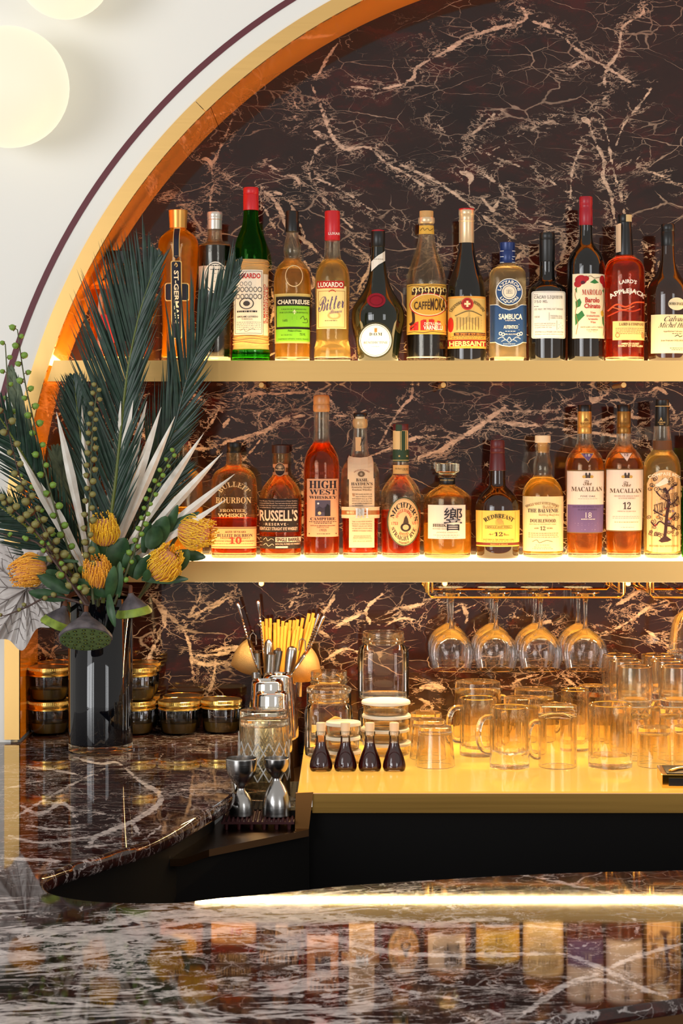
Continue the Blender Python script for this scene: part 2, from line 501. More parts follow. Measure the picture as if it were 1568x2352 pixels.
WV = [
 ([(775,100),(750,135),(727,175),(700,165)],6), ([(804,198),(878,204),(946,182),(958,154),(1026,117),(1069,90),(1137,65),(1193,52),(1208,37),(1193,12),(1156,-10)],8),
 ([(1211,43),(1285,74),(1310,102),(1353,133),(1396,157),(1446,188)],9), ([(1285,167),(1328,145),(1350,136)],6), ([(1464,-10),(1477,28),(1430,62),(1421,117),(1396,154),(1387,185),(1393,216),(1368,247)],7),
 ([(1350,272),(1365,321),(1387,370),(1384,407),(1402,444),(1409,494),(1421,537)],8), ([(1381,265),(1396,321),(1409,395),(1421,432),(1436,500)],5), ([(1341,321),(1316,383),(1310,444),(1304,512)],5),
 ([(1495,204),(1464,247),(1433,284),(1415,333)],5), ([(1446,364),(1477,386),(1532,410),(1575,437)],6), ([(711,185),(736,247),(760,309),(791,340),(847,340),(890,377),(946,407),(1007,457)],8),
 ([(865,340),(933,383),(1007,420),(1069,463),(1131,512),(1217,574)],7), ([(995,272),(1032,315),(1075,336),(1131,358),(1193,383),(1254,410),(1307,444)],4), ([(1069,364),(1112,401),(1162,438),(1186,481),(1217,503),(1273,519),(1304,562)],5),
 ([(1069,321),(1106,290),(1143,253)],6), ([(1057,395),(1081,407),(1075,426)],13), ([(1106,454),(1131,481),(1146,457)],11), ([(723,302),(745,318)],11), ([(1335,272),(1353,278)],14),
 ([(1131,346),(1217,299),(1285,269)],3), ([(742,333),(717,364),(711,407),(742,457),(791,506),(841,556)],4), ([(723,407),(791,441),(847,478),(909,515)],5), ([(600,432),(637,469),(662,525),(705,556),(742,593)],11),
 ([(534,270),(515,318),(499,356),(486,382),(489,417),(483,460),(478,540)],6), ([(461,366),(477,366),(485,385)],7), ([(492,385),(528,410),(556,430)],4), ([(610,375),(642,395)],6), ([(655,404),(677,407),(687,423)],11),
 ([(671,286),(681,248),(665,213)],3), ([(719,206),(738,241),(754,283),(763,315),(789,340)],6), ([(712,388),(719,359),(732,337),(760,327)],5), ([(612,437),(650,448),(668,470),(705,556)],8), ([(556,440),(600,470),(640,540)],6),
 ([(810,560),(850,600),(830,650),(812,690)],7), ([(700,600),(720,650),(690,700)],7), ([(610,620),(630,700),(615,760)],6), ([(930,520),(1000,560),(1100,600)],4), ([(560,90+480),(520,600),(540,660)],5),
 ([(1300,600),(1330,560),(1345,520)],7), ([(1180,600),(1205,570)],7), ([(420,480),(445,500),(470,540)],5), ([(380,450),(420,470),(450,475)],4), ([(1480,560),(1500,600),(1490,660)],6), ([(340,560),(390,600),(350,660)],4),
 # between the shelves
 ([(960,1053),(992,1040),(1012,1034),(1047,1012),(1081,992),(1110,971),(1125,960),(1160,935)],13), ([(1125,969),(1166,971),(1209,976),(1263,979),(1310,986)],10), ([(1150,940),(1200,945),(1290,940)],6),
 ([(1280,963),(1318,961),(1356,975),(1395,961),(1430,955),(1480,962)],9), ([(1280,986),(1318,992),(1360,994),(1404,1000),(1440,1010),(1470,1030)],8), ([(1284,910),(1303,929),(1328,933)],8), ([(1353,911),(1360,919),(1372,917),(1395,904)],12),
 ([(1402,919),(1425,921),(1446,934),(1452,946),(1445,957)],7), ([(1536,929),(1552,948),(1575,970)],12), ([(960,1008),(1003,1001),(1047,1007)],7), ([(854,1046),(880,1036),(910,1024),(940,1010),(985,998)],9), ([(872,1020),(890,986),(910,954),(930,926),(944,914),(948,880)],7),
 ([(756,954),(808,954),(834,944),(860,936),(910,942)],3), ([(434,1032),(490,1027),(525,1014),(577,999),(620,984),(642,967),(698,954)],10), ([(551,1064),(577,1036),(620,984)],4), ([(592,984),(594,954),(605,943),(640,936)],5),
 ([(481,978),(488,967),(507,932)],7), ([(512,984),(525,960)],9), ([(434,900),(464,921)],9), ([(560,910),(590,904),(642,904),(698,900)],9), ([(400,920),(410,980),(440,1030)],8), ([(700,890),(740,905),(770,930)],5), ([(1480,1000),(1500,1050),(1480,1120)],7),
 ([(1300,1180),(1310,1240),(1295,1275)],7), ([(1400,1130),(1410,1200),(1395,1270)],7), ([(690,1040),(700,1100),(690,1180)],6), ([(790,1100),(800,1180)],5), ([(330,900),(300,960),(340,1010)],7), ([(140,880),(165,905),(130,960)],7), ([(1490,900),(1510,890),(1530,905)],8),
 # below the lower shelf
 ([(350,1371),(375,1404),(379,1436)],15), ([(375,1404),(421,1443)],8), ([(379,1436),(357,1479),(332,1529)],6), ([(421,1443),(436,1486),(443,1546)],9), ([(443,1504),(500,1504),(560,1482)],9), ([(443,1507),(464,1525),(536,1521)],9), ([(418,1425),(464,1404),(536,1357)],5),
 ([(450,1343),(460,1364),(446,1396),(421,1432)],4), ([(496,1514),(489,1564),(475,1600)],8), ([(86,1481),(110,1503),(152,1527)],8), ([(118,1500),(124,1488),(145,1474)],5), ([(664,1396),(688,1356)],5), ([(768,1368),(755,1390),(743,1405)],10), ([(878,1365),(847,1390),(841,1411),(850,1433)],10),
 ([(765,1442),(801,1423),(841,1405)],11), ([(734,1451),(755,1463)],8), ([(480,1402),(511,1381),(535,1368)],6), ([(480,1497),(520,1488),(553,1485)],8), ([(1060,1388),(1072,1412),(1068,1432)],10), ([(1180,1416),(1228,1432),(1264,1428),(1272,1448)],6), ([(964,1580),(988,1576),(1020,1580)],12),
 ([(1156,1580),(1196,1560),(1236,1548)],8), ([(1292,1552),(1324,1576)],8), ([(1356,1456),(1412,1444),(1460,1416),(1492,1392),(1529,1380)],7), ([(1404,1396),(1440,1376),(1472,1352)],9), ([(1460,1428),(1500,1460),(1536,1484)],4), ([(880,1440),(920,1420),(970,1430)],8), ([(900,1400),(960,1390),(1000,1370)],8), ([(740,1520),(790,1490),(830,1500)],8), ([(950,1600),(990,1620),(1000,1660)],7),
]
k = YB / F
xs = np.r_[np.arange(-.72, .72, .0036), np.arange(.72, 1.92, .02)]; zs = np.r_[np.arange(COUNTER - .1, 2.62, .0036), 2.65, 2.72, 2.78]
GX, GZ = np.meshgrid(xs, zs)
P = np.c_[GX.ravel(), GZ.ravel()]
vd = vein_field(P, WV, lambda x, y: np.array([(x - VX) * k, CZ - (y - VY) * k]), k)
nc, nr = len(xs), len(zs)
ii, jj = np.meshgrid(np.arange(nc - 1), np.arange(nr - 1)); b = (jj * nc + ii).ravel()
me = bpy.data.meshes.new('wall_back')
me.from_pydata(np.c_[P[:, 0], np.full(len(P), YB), P[:, 1]], [], np.c_[b, b + 1, b + nc + 1, b + nc])
me.attributes.new('vein', 'FLOAT', 'POINT').data.foreach_set('value', vd.astype(np.float32))
me.materials.append(M_wmarble)
wb = bpy.data.objects.new('wall_back', me); COL.objects.link(wb); wb['kind'] = 'structure'

# ------------------------------------------------------------------ marble counter: J-shaped top round the bartender's well
def plan(px, py):
    y = .627 * F / (py - VY)
    return ((px - VX) * y / F, y)
well_far = [(531,1818),(503,1842),(459,1869),(410,1898),(357,1923),(306,1941),(255,1956),(204,1972),(153,1987),(102,2010)]
well_near = [(91,2028),(100,2044),(128,2057),(204,2070),(306,2075),(408,2074),(510,2063),(612,2054),(714,2043),(768,2037),(860,2030),(972,2023),(1176,2011),(1380,2003),(1568,1999)]
inner_edge = [(-.209, 4.235), (-.209, 3.9), (-.207, 3.65)] + [plan(*p) for p in well_far] + [plan(*p) for p in well_near] + [(1.0, 2.9), (2.3, 3.0)]
inner_edge = [(-.209, 4.235)] + spline(inner_edge[1:], 5)
outer_edge = [(-1.3, 1.70), (-.7, 1.74), (-.3, 1.83), (0, 1.965), (.196, 2.087), (.2324, 2.117), (.2836, 2.141), (.3805, 2.184), (.62, 2.29), (1.0, 2.42), (2.3, 2.75)]
outer_edge = spline(outer_edge, 6)
poly = inner_edge + outer_edge[::-1] + [(-1.3, YF + .004), (AX - RO - .01, YF + .004), (AX - RI + .002, YF + .004), (AX - RI + .002, YB - .001), (-.209, YB - .001)]
def inside(P, poly):
    x, y = P[:, 0], P[:, 1]; r = np.zeros(len(P), bool); n = len(poly)
    for i in range(n):
        (x1, y1), (x2, y2) = poly[i], poly[(i + 1) % n]
        if y1 == y2: continue
        c = ((y1 > y) != (y2 > y)) & (x < (x2 - x1) * (y - y1) / (y2 - y1) + x1)
        r ^= c
    return r
gx, gy = np.meshgrid(np.arange(-.72, .72, .0055), np.arange(1.95, 4.24, .0055))
G = np.c_[gx.ravel(), gy.ravel()]; G = G[inside(G, poly)]
gx2, gy2 = np.meshgrid(np.arange(-1.28, 2.28, .08), np.arange(1.75, 4.24, .08))
G2 = np.c_[gx2.ravel(), gy2.ravel()]; G2 = G2[inside(G2, poly) & ((G2[:, 0] < -.73) | (G2[:, 0] > .73))]
np.random.seed(3); G = G + np.random.uniform(-.001, .001, G.shape)
allp = [Vector(p) for p in poly] + [Vector(p) for p in np.r_[G, G2]]
n = len(poly)
cv, ce, cf, _, _, _ = delaunay_2d_cdt(allp, [], [list(range(n))], 1, 1e-6)
CP = np.array([tuple(v) for v in cv])
CV = [
 ([(291,1767),(326,1798),(362,1818),(367,1844),(326,1874),(286,1895),(224,1920),(194,1951)],11), ([(306,1890),(321,1920)],9), ([(332,1928),(378,1890)],5), ([(367,1818),(459,1813),(530,1816)],3), ([(46,1849),(92,1869),(148,1844),(184,1900)],8),
 ([(0,1971),(122,1977),(138,1979)],8), ([(102,1839),(235,1869),(286,1874)],3), ([(30,1880),(80,1850),(150,1810),(240,1765)],5), ([(170,1740),(230,1755),(265,1750),(291,1767)],6), ([(0,1815),(60,1800),(120,1790)],4), ([(60,1760),(160,1775),(200,1790)],4), ([(20,1920),(90,1935),(190,1925),(224,1920)],5), ([(60,1895),(130,1905),(184,1900)],5), ([(190,1951),(240,1940),(330,1935)],3),
 ([(194,2140),(306,2109),(408,2099),(510,2104)],18), ([(224,2150),(330,2135),(420,2120),(500,2108)],8), ([(320,2160),(400,2140),(520,2130)],8), ([(590,2125),(640,2130),(680,2150),(720,2165)],9), ([(560,2140),(640,2150),(760,2160)],6), ([(100,2180),(200,2185),(300,2170)],6), ([(160,2210),(250,2240),(330,2200),(470,2190)],6),
 ([(620,2100),(700,2090),(768,2106),(947,2116),(1054,2126),(1207,2126),(1329,2137)],8), ([(590,2120),(680,2150),(768,2157),(860,2180),(962,2193),(1125,2193),(1293,2190)],12), ([(1293,2190),(1380,2223),(1472,2269),(1533,2290)],10), ([(1390,2229),(1457,2198),(1568,2167)],9), ([(1186,2341),(1242,2300),(1304,2259),(1380,2234)],12),
 ([(1370,2045),(1431,2060),(1568,2080)],7), ([(768,2203),(911,2249),(972,2259),(1125,2269),(1237,2274)],4), ([(768,2244),(921,2274),(1023,2290),(1100,2310),(1166,2341)],6), ([(1431,2096),(1460,2116),(1457,2150),(1400,2190)],6), ([(768,2325),(870,2352)],4), ([(1200,2010),(1280,2025),(1370,2045)],6), ([(690,2060),(760,2050),(830,2045)],8), ([(850,2110),(980,2125),(1060,2115),(1180,2110)],10), ([(540,2160),(620,2180),(760,2170),(830,2190)],6), ([(400,2270),(520,2250),(640,2260),(740,2240)],5),
 ([(640,2300),(720,2260),(760,2240)],5), ([(0,2180),(120,2220),(240,2235)],4), ([(1250,2280),(1320,2260),(1390,2250),(1460,2280)],5), ([(980,2060),(1040,2085),(1100,2100)],4), ([(1290,2150),(1330,2180),(1380,2130)],5),
]
PX = np.c_[CP[:, 0] * F / CP[:, 1], .627 * F / CP[:, 1]]
CVD = vein_field(PX / 1000, [(p, w * 1.15) for p, w in CV], lambda x, y: np.array([(x - VX) / 1000, (y - VY) / 1000]), .001)
CVD = np.where(CVD >= .119, .12, CVD * 1000 * CP[:, 1] / F * 1.5)
# the front leaf of the top is a streakier slab than the rear one
SK = np.clip((2.95 - CP[:, 1]) / .35, .12, 1) * np.clip(1.0 - np.clip(CP[:, 0] + .06, 0, 1) * 3.6, .06, 1)
me = bpy.data.meshes.new('top')
me.from_pydata(np.c_[CP, np.full(len(CP), COUNTER)], [], cf)
me.attributes.new('vein', 'FLOAT', 'POINT').data.foreach_set('value', CVD.astype(np.float32))
me.attributes.new('streak', 'FLOAT', 'POINT').data.foreach_set('value', SK.astype(np.float32))
me.materials.append(M_cmarble)
for p_ in me.polygons:
    if p_.normal.z < 0: p_.flip()
mc = thing('marble_counter', 'dark red marble bar top with white veins curving round the black well', 'counter', (0, 0, 0))
top = bpy.data.objects.new('top', me); COL.objects.link(top); top.parent = mc
def edge_strip(line, prof, flip=False):
    """prof: (outward offset, z) swept along the plan polyline"""
    L = [Vector((x, y)) for x, y in line]; rows = []
    for i, p in enumerate(L):
        t = (L[min(i + 1, len(L) - 1)] - L[max(i - 1, 0)]).normalized(); nrm = Vector((-t.y, t.x)) * (-1 if flip else 1)
        rows.append([(p.x + nrm.x * o, p.y + nrm.y * o, z) for o, z in prof])
    return MB().grid(rows)
def plainveins(o):
    n_ = len(o.data.vertices)
    o.data.attributes.new('vein', 'FLOAT', 'POINT').data.foreach_set('value', [.1] * n_)
    o.data.attributes.new('streak', 'FLOAT', 'POINT').data.foreach_set('value', [.15] * n_)
def bull(r, n=9): return [(r * .55 * math.sin(math.pi * i / n), COUNTER - r + r * math.cos(math.pi * i / n)) for i in range(n + 1)]
plainveins(edge_strip(inner_edge, bull(.013)).obj('well_edge', M_cmarble, mc, smooth=60))
plainveins(edge_strip(outer_edge, bull(.009), True).obj('bar_edge', M_cmarble, mc, smooth=60))
edge_strip(inner_edge, [(-.03, COUNTER - .026), (-.03, .02)]).obj('well_apron', M_black, mc)
edge_strip(outer_edge, [(-.012, COUNTER - .018), (-.012, .02)], True).obj('bar_front', M_blackmetal, mc)
me = bpy.data.meshes.new('underside'); me.from_pydata(np.c_[np.array(poly), np.full(len(poly), COUNTER - .027)], [], [tuple(range(len(poly)))])
# ------------------------------------------------------------------ floor and black back-bar cabinet
MB().box(-1.9, 2.6, 1.2, 4.3, -.02, 0).obj('floor', plain('dark_floor', (30, 26, 25), .5), kind='structure')
# ------------------------------------------------------------------ polished gold back counter
bc = thing('amber_counter', 'glowing amber back counter with brushed brass front edge under the glassware', 'counter')
XL = -.0735
YC = .627 * F / 818
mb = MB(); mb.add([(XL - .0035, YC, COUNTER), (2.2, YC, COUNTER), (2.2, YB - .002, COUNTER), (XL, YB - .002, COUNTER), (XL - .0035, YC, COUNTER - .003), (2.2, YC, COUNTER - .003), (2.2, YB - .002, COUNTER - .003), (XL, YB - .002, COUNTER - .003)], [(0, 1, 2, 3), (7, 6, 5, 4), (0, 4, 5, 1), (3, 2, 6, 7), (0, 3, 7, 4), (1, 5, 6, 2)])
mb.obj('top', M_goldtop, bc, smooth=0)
MB().box((717 - VX) * YC / F, 2.2, YC - .001, YC + .003, CZ - (1867 - VY) * YC / F, COUNTER - .004).obj('front_edge', M_brass_d, bc, smooth=0)
MB().box(-.095, 2.2, YC + .02, YC + .05, 0, CZ - (1866 - VY) * YC / F).obj('cabinet_front', M_black, bc, smooth=0)
MB().box(XL, XL + .004, YC + .06, YB - .002, COUNTER - .07, COUNTER - .004).obj('side_panel', M_blackmetal, bc, smooth=0)
# sunken steel ledge between the marble and the gold counter
HT = COUNTER - .063
st = thing('station_ledge', 'sunken dark bronze ledge between the marble top and amber counter', 'ledge')
def tpl(px, py): y = (CZ - HT) * F / (py - VY); return ((px - VX) * y / F, y)
a, b_, c_ = tpl(709, 1905), tpl(480, 1951), tpl(420, 1972)
pts = [(-.205, 4.235), (XL - .001, 4.235), (XL - .001, 3.6), (a[0] - .004, a[1] + .02), a, b_, c_, (-.33, 3.18), (-.235, 3.4), (-.205, 3.6)]
mb = MB(); m_ = len(pts)
mb.add([(x, y, HT) for x, y in pts] + [(x, y, HT - .012) for x, y in pts], [tuple(range(m_ - 1, -1, -1)), tuple(range(m_, 2 * m_))] + [(i, (i + 1) % m_, m_ + (i + 1) % m_, m_ + i) for i in range(m_)])
o = mb.obj('ledge_sheet', M_blackmetal, st, smooth=0)
mb = MB()
q = [W(679, 1822, YC - .004), W(719, 1820, YC - .004), W(709, 1904, YC - .012), W(677, 1914, YC - .012)]
mb.add([tuple(p) for p in q] + [(p.x, p.y + .008, p.z) for p in q], [(0, 3, 2, 1), (4, 5, 6, 7), (0, 1, 5, 4), (1, 2, 6, 5), (2, 3, 7, 6), (3, 0, 4, 7)])
mb.obj('corner_plate', brass('bronze_plate', (140, 98, 56), .3), st, smooth=0)
mb = MB()
mb.add([(a[0], a[1] + .02, HT - .012), (c_[0] - .02, c_[1] + .02, HT - .012), (a[0], a[1] + .02, 0), (c_[0] - .02, c_[1] + .02, 0), (a[0], a[1] + .05, HT - .012), (c_[0] - .02, c_[1] + .05, HT - .012), (a[0], a[1] + .05, 0), (c_[0] - .02, c_[1] + .05, 0)], [(0, 2, 3, 1), (4, 5, 7, 6), (0, 1, 5, 4), (2, 6, 7, 3), (0, 4, 6, 2), (1, 3, 7, 5)])
mb.obj('ledge_support', M_black, st, smooth=0)

# ------------------------------------------------------------------ lit shelves
def make_shelf(name, label, ytop, ybot, led, pins):
    zt, zb = CZ - (ytop - VY) * 4.01 / F, CZ - (ybot - VY) * 4.01 / F
    t = thing(name, label, 'shelf', (0, 0, 0))
    def xl(z): return AX - (RI if z < AZ else math.sqrt(RI ** 2 - (z - AZ) ** 2)) + .0065
    x0, x1 = xl(zt), xl(zb); X0, X1 = 2 * AX - x0, 2 * AX - x1
    def slab(y0, y1, za, zc):
        f = lambda z: x1 + (x0 - x1) * (z - zb) / (zt - zb)
        A, B = f(za), f(zc)
        vs = [(A, y0, za), (2 * AX - A, y0, za), (2 * AX - A, y1, za), (A, y1, za), (B, y0, zc), (2 * AX - B, y0, zc), (2 * AX - B, y1, zc), (B, y1, zc)]
        return MB().add(vs, [(3, 2, 1, 0), (4, 5, 6, 7), (0, 1, 5, 4), (1, 2, 6, 5), (2, 3, 7, 6), (3, 0, 4, 7)])
    slab(4.008, 4.012, zb, zt).obj('fascia', M_brass, t, smooth=0)
    slab(4.012, YB - .003, zt - .012, zt - .0008).obj('light_panel', M_panel, t, label='glowing warm white shelf top', smooth=0)
    slab(4.012, YB - .003, zb, zb + .003).obj('underside', M_under, t, smooth=0)
    for px in pins:
        p = W(px, 0, 4.05)
        mb = MB(); mb.lathe([(0, .0052), (.002, .0062), (.01, .0062), (.012, .005)], 16); mb.lathe([(.012, .0045), (.15, .0045)], 10)
        mb.move(Matrix.Translation((p.x, 4.05, zb - .0061)) @ Matrix.Rotation(math.radians(-90), 4, 'X'))
        mb.obj('support_pin', M_brass, t)
    if led:
        MB().box(-.30, X1 - .02, 4.0155, 4.0215, zb - .0006, zb - .0001).obj('led_strip', M_led, t, label='thin warm light strip under the shelf', smooth=0)
        lp = area('led_strip_light', ((X1 - .32) / 2, 4.0185, zb - .0012), ((X1 - .32) / 2, 4.0185, 0), X1 + .28, .006, 22, (1.0, .70, .32)); lp.parent = t
    return zt, zb
ZS1, ZB1 = make_shelf('upper_shelf', 'upper lit brass shelf holding the liqueur bottles', 828, 876, False, (600, 1018, 1432))
ZS2, ZB2 = make_shelf('lower_shelf', 'lower lit brass shelf holding the whiskey bottles above the hanging glasses', 1289, 1337, True, (600, 1021, 1442))

# ------------------------------------------------------------------ opal globe wall lamps
def globe(px, py, r_px, label):
    y = YF - .127
    c = W(px, py, y); r = r_px * y / F
    t = thing('globe_wall_lamp', label, 'lamp', (c.x, YF + .004, c.z), group='opal globe wall lamps')
    MB().ball((0, y - YF, 0), r, 40, 24).obj('globe', M_globe, t)
    mb = MB(); mb.lathe([(0, .05), (.006, .05), (.008, .046), (.008, .012), (.127 - r + .012, .012)], 24); mb.move(Matrix.Rotation(math.radians(90), 4, 'X')); mb.obj('wall_plate', M_brass, t)
globe(19, 199, 139, 'large round opal globe wall lamp beside the arch')
globe(147, -68, 110, 'smaller opal globe lamp above, mostly cut off at the top')
# ------------------------------------------------------------------ lettering: the built-in font turned into flat meshes
_TX = {}
def _sty(s, st):
    base = {'B': (0x1D400, 0x1D41A, 0x1D7CE), 'i': (0x1D434, 0x1D44E, None), 's': (0x1D4D0, 0x1D4EA, None), 'm': (0x1D670, 0x1D68A, 0x1D7F6), 'f': (0x1D504, 0x1D51E, None)}.get(st)
    if not base: return s
    o = ''
    for c in s:
        if 'A' <= c <= 'Z': o += chr(base[0] + ord(c) - 65)
        elif 'a' <= c <= 'z': o += '\u210e' if (st == 'i' and c == 'h') else chr(base[1] + ord(c) - 97)
        elif c.isdigit() and base[2]: o += chr(base[2] + ord(c) - 48)
        else: o += c
    return o
def text_geo(s, st='n', space=1.0):
    key = (s, st, space)
    if key in _TX: return _TX[key]
    c = bpy.data.curves.new('lettering', 'FONT'); c.body = _sty(s, st); c.size = 1; c.resolution_u = 2; c.space_character = space
    c.offset = {'b': .014, 'h': .028}.get(st, 0.0)
    o = bpy.data.objects.new('lettering', c)
    me = bpy.data.meshes.new_from_object(o)
    v = np.array([tuple(p.co)[:2] for p in me.vertices]).reshape(-1, 2)
    f = [tuple(p.vertices) for p in me.polygons]
    bpy.data.objects.remove(o); bpy.data.curves.remove(c); bpy.data.meshes.remove(me)
    if len(v):
        lo, hi = v.min(0), v.max(0); v = (v - lo) / np.maximum(hi - lo, 1e-6)
    _TX[key] = (v, f)
    return v, f
INK = {}
def ink(rgb, rough=.6, metal=0.0):
    key = (rgb, rough, metal)
    if key not in INK: INK[key] = plain('ink_%d_%d_%d_%d' % (*rgb, int(metal * 10)), rgb, rough, metal=metal, spec=.3)
    return INK[key]

class Decal:
    """flat print laid on a curved front: drawings are given in photo pixels and follow surface(u, z)"""
    def __init__(s, to_uz, surf): s.to, s.surf, s.L = to_uz, surf, {}
    def _mb(s, part, rgb, metal=0.0):
        k = (part, rgb, metal); return s.L.setdefault(k, MB())
    def pt(s, x, y, off):
        u, z = s.to(x, y); return s.surf(u, z, off)
    def strip(s, cols, rgb, part='label', off=.0003, rows=4, metal=0.0):
        """cols: list of (x, ytop, ybottom)"""
        s._mb(part, rgb, metal).grid([[s.pt(x, b + (a - b) * k / rows, off) for x, a, b in cols] for k in range(rows + 1)])
    def rect(s, x0, x1, y0, y1, rgb, part='label', off=.0003, metal=0.0, rows=4, round_=0):
        if rows == 4 and y1 - y0 > 30: rows = 14
        n = 16; cols = []
        for k in range(n + 1):
            x = (x0 + x1) / 2 - (x1 - x0) / 2 * math.cos(math.pi * k / n); d = min(x - x0, x1 - x); c = 0
            if round_ and d < round_: c = round_ - math.sqrt(max(0, round_ ** 2 - (round_ - d) ** 2))
            cols.append((x, y0 + c, y1 - c))
        s.strip(cols, rgb, part, off, rows, metal)
    def frame(s, x0, x1, y0, y1, w, rgb, part='lettering', off=.0005):
        s.rect(x0, x1, y0, y0 + w, rgb, part, off, rows=1); s.rect(x0, x1, y1 - w, y1, rgb, part, off, rows=1)
        s.rect(x0, x0 + w, y0, y1, rgb, part, off); s.rect(x1 - w, x1, y0, y1, rgb, part, off)
    def ell(s, cx, cy, rx, ry, rgb, part='label', off=.0003, r0=0.0, seg=36, metal=0.0, a0=0, a1=360):
        rows = []
        for k in range(5):
            r = r0 + (1 - r0) * k / 4
            rows.append([s.pt(cx + rx * r * math.cos(math.radians(a0 + (a1 - a0) * i / seg)), cy - ry * r * math.sin(math.radians(a0 + (a1 - a0) * i / seg)), off) for i in range(seg + 1)])
        s._mb(part, rgb, metal).grid(rows)
    def text(s, t, x0, x1, y0, y1, rgb, st='n', off=.0007, part='lettering', metal=0.0, rot=0, shear=0.0, rise=0.0, space=1.0):
        v, f = text_geo(t, st, space)
        if not len(v): return
        X = x0 + v[:, 0] * (x1 - x0) + v[:, 1] * shear * (y1 - y0); Y = y1 - v[:, 1] * (y1 - y0) - rise * v[:, 0]
        if rot:   # rot=-90: reads downward, rot=90: reads upward
            if rot < 0: X, Y = x1 - (1 - v[:, 1]) * (x1 - x0), y0 + v[:, 0] * (y1 - y0)
            else: X, Y = x0 + (1 - v[:, 1]) * (x1 - x0), y1 - v[:, 0] * (y1 - y0)
        s._mb(part, rgb, metal).add([s.pt(x, y, off) for x, y in zip(X, Y)], f)
    def arc(s, t, cx, cy, r0, r1, a0, a1, rgb, st='b', off=.0007, ky=1.0, part='lettering'):
        """letters between radii r0 (foot) and r1 (head) from angle a0 to a1 (degrees, clockwise for upper arcs)"""
        v, f = text_geo(t, st)
        up = 1 if a0 > a1 else -1
        A = np.radians(a0 + v[:, 0] * (a1 - a0)); R = r0 + v[:, 1] * (r1 - r0)
        s._mb(part, rgb).add([s.pt(cx + r * math.cos(a), cy - ky * r * math.sin(a), off) for a, r in zip(A, R)], f)
    def micro(s, x0, x1, y, h, rgb, seed=0, n=None, off=.0006):
        r = random.Random(int(x0 * 7 + y * 13) + seed); x = x0
        while x < x1 - 1:
            w = min(r.uniform(2, 6), x1 - x); s.rect(x, x + w, y, y + h, rgb, 'lettering', off, rows=1) if False else s._mb('lettering', rgb).add([s.pt(x, y + h, off), s.pt(x + w, y + h, off), s.pt(x + w, y, off), s.pt(x, y, off)], [(0, 1, 2, 3)])
            x += w + r.uniform(1, 1.8)
    def line(s, pts, w, rgb, off=.0006, part='lettering', metal=0.0):
        q = spline(pts, 5) if len(pts) > 2 else pts
        a = []; n = len(q)
        for i, (x, y) in enumerate(q):
            x0, y0 = q[max(i - 1, 0)]; x1, y1 = q[min(i + 1, n - 1)]
            L = math.hypot(x1 - x0, y1 - y0) or 1; nx, ny = -(y1 - y0) / L * w / 2, (x1 - x0) / L * w / 2
            a.append([s.pt(x + nx, y + ny, off), s.pt(x - nx, y - ny, off)])
        s._mb(part, rgb, metal).grid(a)
    def poly(s, pts, rgb, off=.0006, part='lettering', metal=0.0):
        cx = sum(p[0] for p in pts) / len(pts); cy_ = sum(p[1] for p in pts) / len(pts)
        m = s._mb(part, rgb, metal); n = len(pts)
        rows = [[s.pt(cx + (x - cx) * k / 3, cy_ + (y - cy_) * k / 3, off) for x, y in pts + [pts[0]]] for k in range(4)]
        m.grid(rows)
    def build(s, parent):
        """labels are parts of the bottle, their print sub-parts"""
        byname = {}
        for (part, rgb, metal), mb in s.L.items(): byname.setdefault(part, []).append((rgb, metal, mb))
        def join(lst):
            out = MB(); mats = []
            for rgb, metal, mb in lst:
                out.mi = len(mats); mats.append(ink(rgb, .35 if metal else .6, metal)); out.add(mb.v, mb.f)
            return out, mats
        lab = parent
        for nm in ([k for k in byname if k != 'lettering'] + (['lettering'] if 'lettering' in byname else [])):
            out, mats = join(byname[nm]); o = out.obj(nm, mats, lab if nm == 'lettering' else parent, smooth=0, kind='stuff' if nm == 'lettering' else None)
            if nm == 'label' or lab is parent: lab = o if nm != 'lettering' else lab
# ------------------------------------------------------------------ bottles
G_clear = thin_glass('clear_bottle_glass', (1, 1, 1), 1.0, .35)
G_amber = thin_glass('warm_clear_glass', (1, .95, .85), 1.0, .4)
S_clear = glass('clear_bottle', (255, 252, 244), 1.42, 0.0, clear=.35)
S_amber = glass('warm_bottle', (255, 246, 226), 1.42, 0.0, clear=.35)
S_green = glass('green_bottle', (128, 205, 104), 1.42, 0.0, clear=.35)
G_base = glass('thick_glass_base', (255, 250, 235), 1.47, .0)
G_green = thin_glass('green_bottle_glass', (.10, .42, .10), 1.2, .6)
G_dark = plain('dark_bottle_glass', (16, 12, 9), .04, spec=.6)
G_dgreen = plain('dark_green_bottle_glass', (16, 20, 10), .04, spec=.6)
G_brown = plain('brown_bottle_glass', (44, 22, 10), .04, spec=.6)
L_amber = liquid('amber_spirit', (255, 206, 122), (250, 156, 56), .1)
L_brown = liquid('brown_spirit', (248, 170, 92), (224, 110, 40), .07)
L_red = liquid('red_amber_spirit', (252, 150, 84), (236, 100, 40), .08)
L_gold = liquid('golden_spirit', (255, 236, 176), (255, 206, 110), .2)
L_pale = liquid('pale_spirit', (255, 246, 216), (255, 232, 170), .2)
L_yellow = liquid('yellow_liqueur', (255, 234, 146), (255, 200, 70), .26)
L_clear = liquid('clear_spirit', (255, 250, 238), (255, 246, 222), .16)
L_black = plain('black_coffee_liqueur', (14, 8, 6), .05, spec=.5)
C_black = plain('black_cap_plastic', (20, 19, 19), .35)
C_red = plain('red_cap_foil', (196, 24, 34), .35)
C_crim = plain('crimson_capsule', (158, 20, 40), .35)
C_cork = plain('natural_cork', (205, 160, 100), .8, bump=.3, bscale=300)
C_pcork = plain('pale_wooden_stopper', (238, 214, 176), .7)
C_blue = plain('blue_cap_metal', (32, 54, 112), .3, metal=.2)
C_silver = plain('silver_cap_metal', (214, 208, 196), .3, metal=.6)
C_gold = plain('gold_capsule', (214, 160, 78), .3, metal=.6)
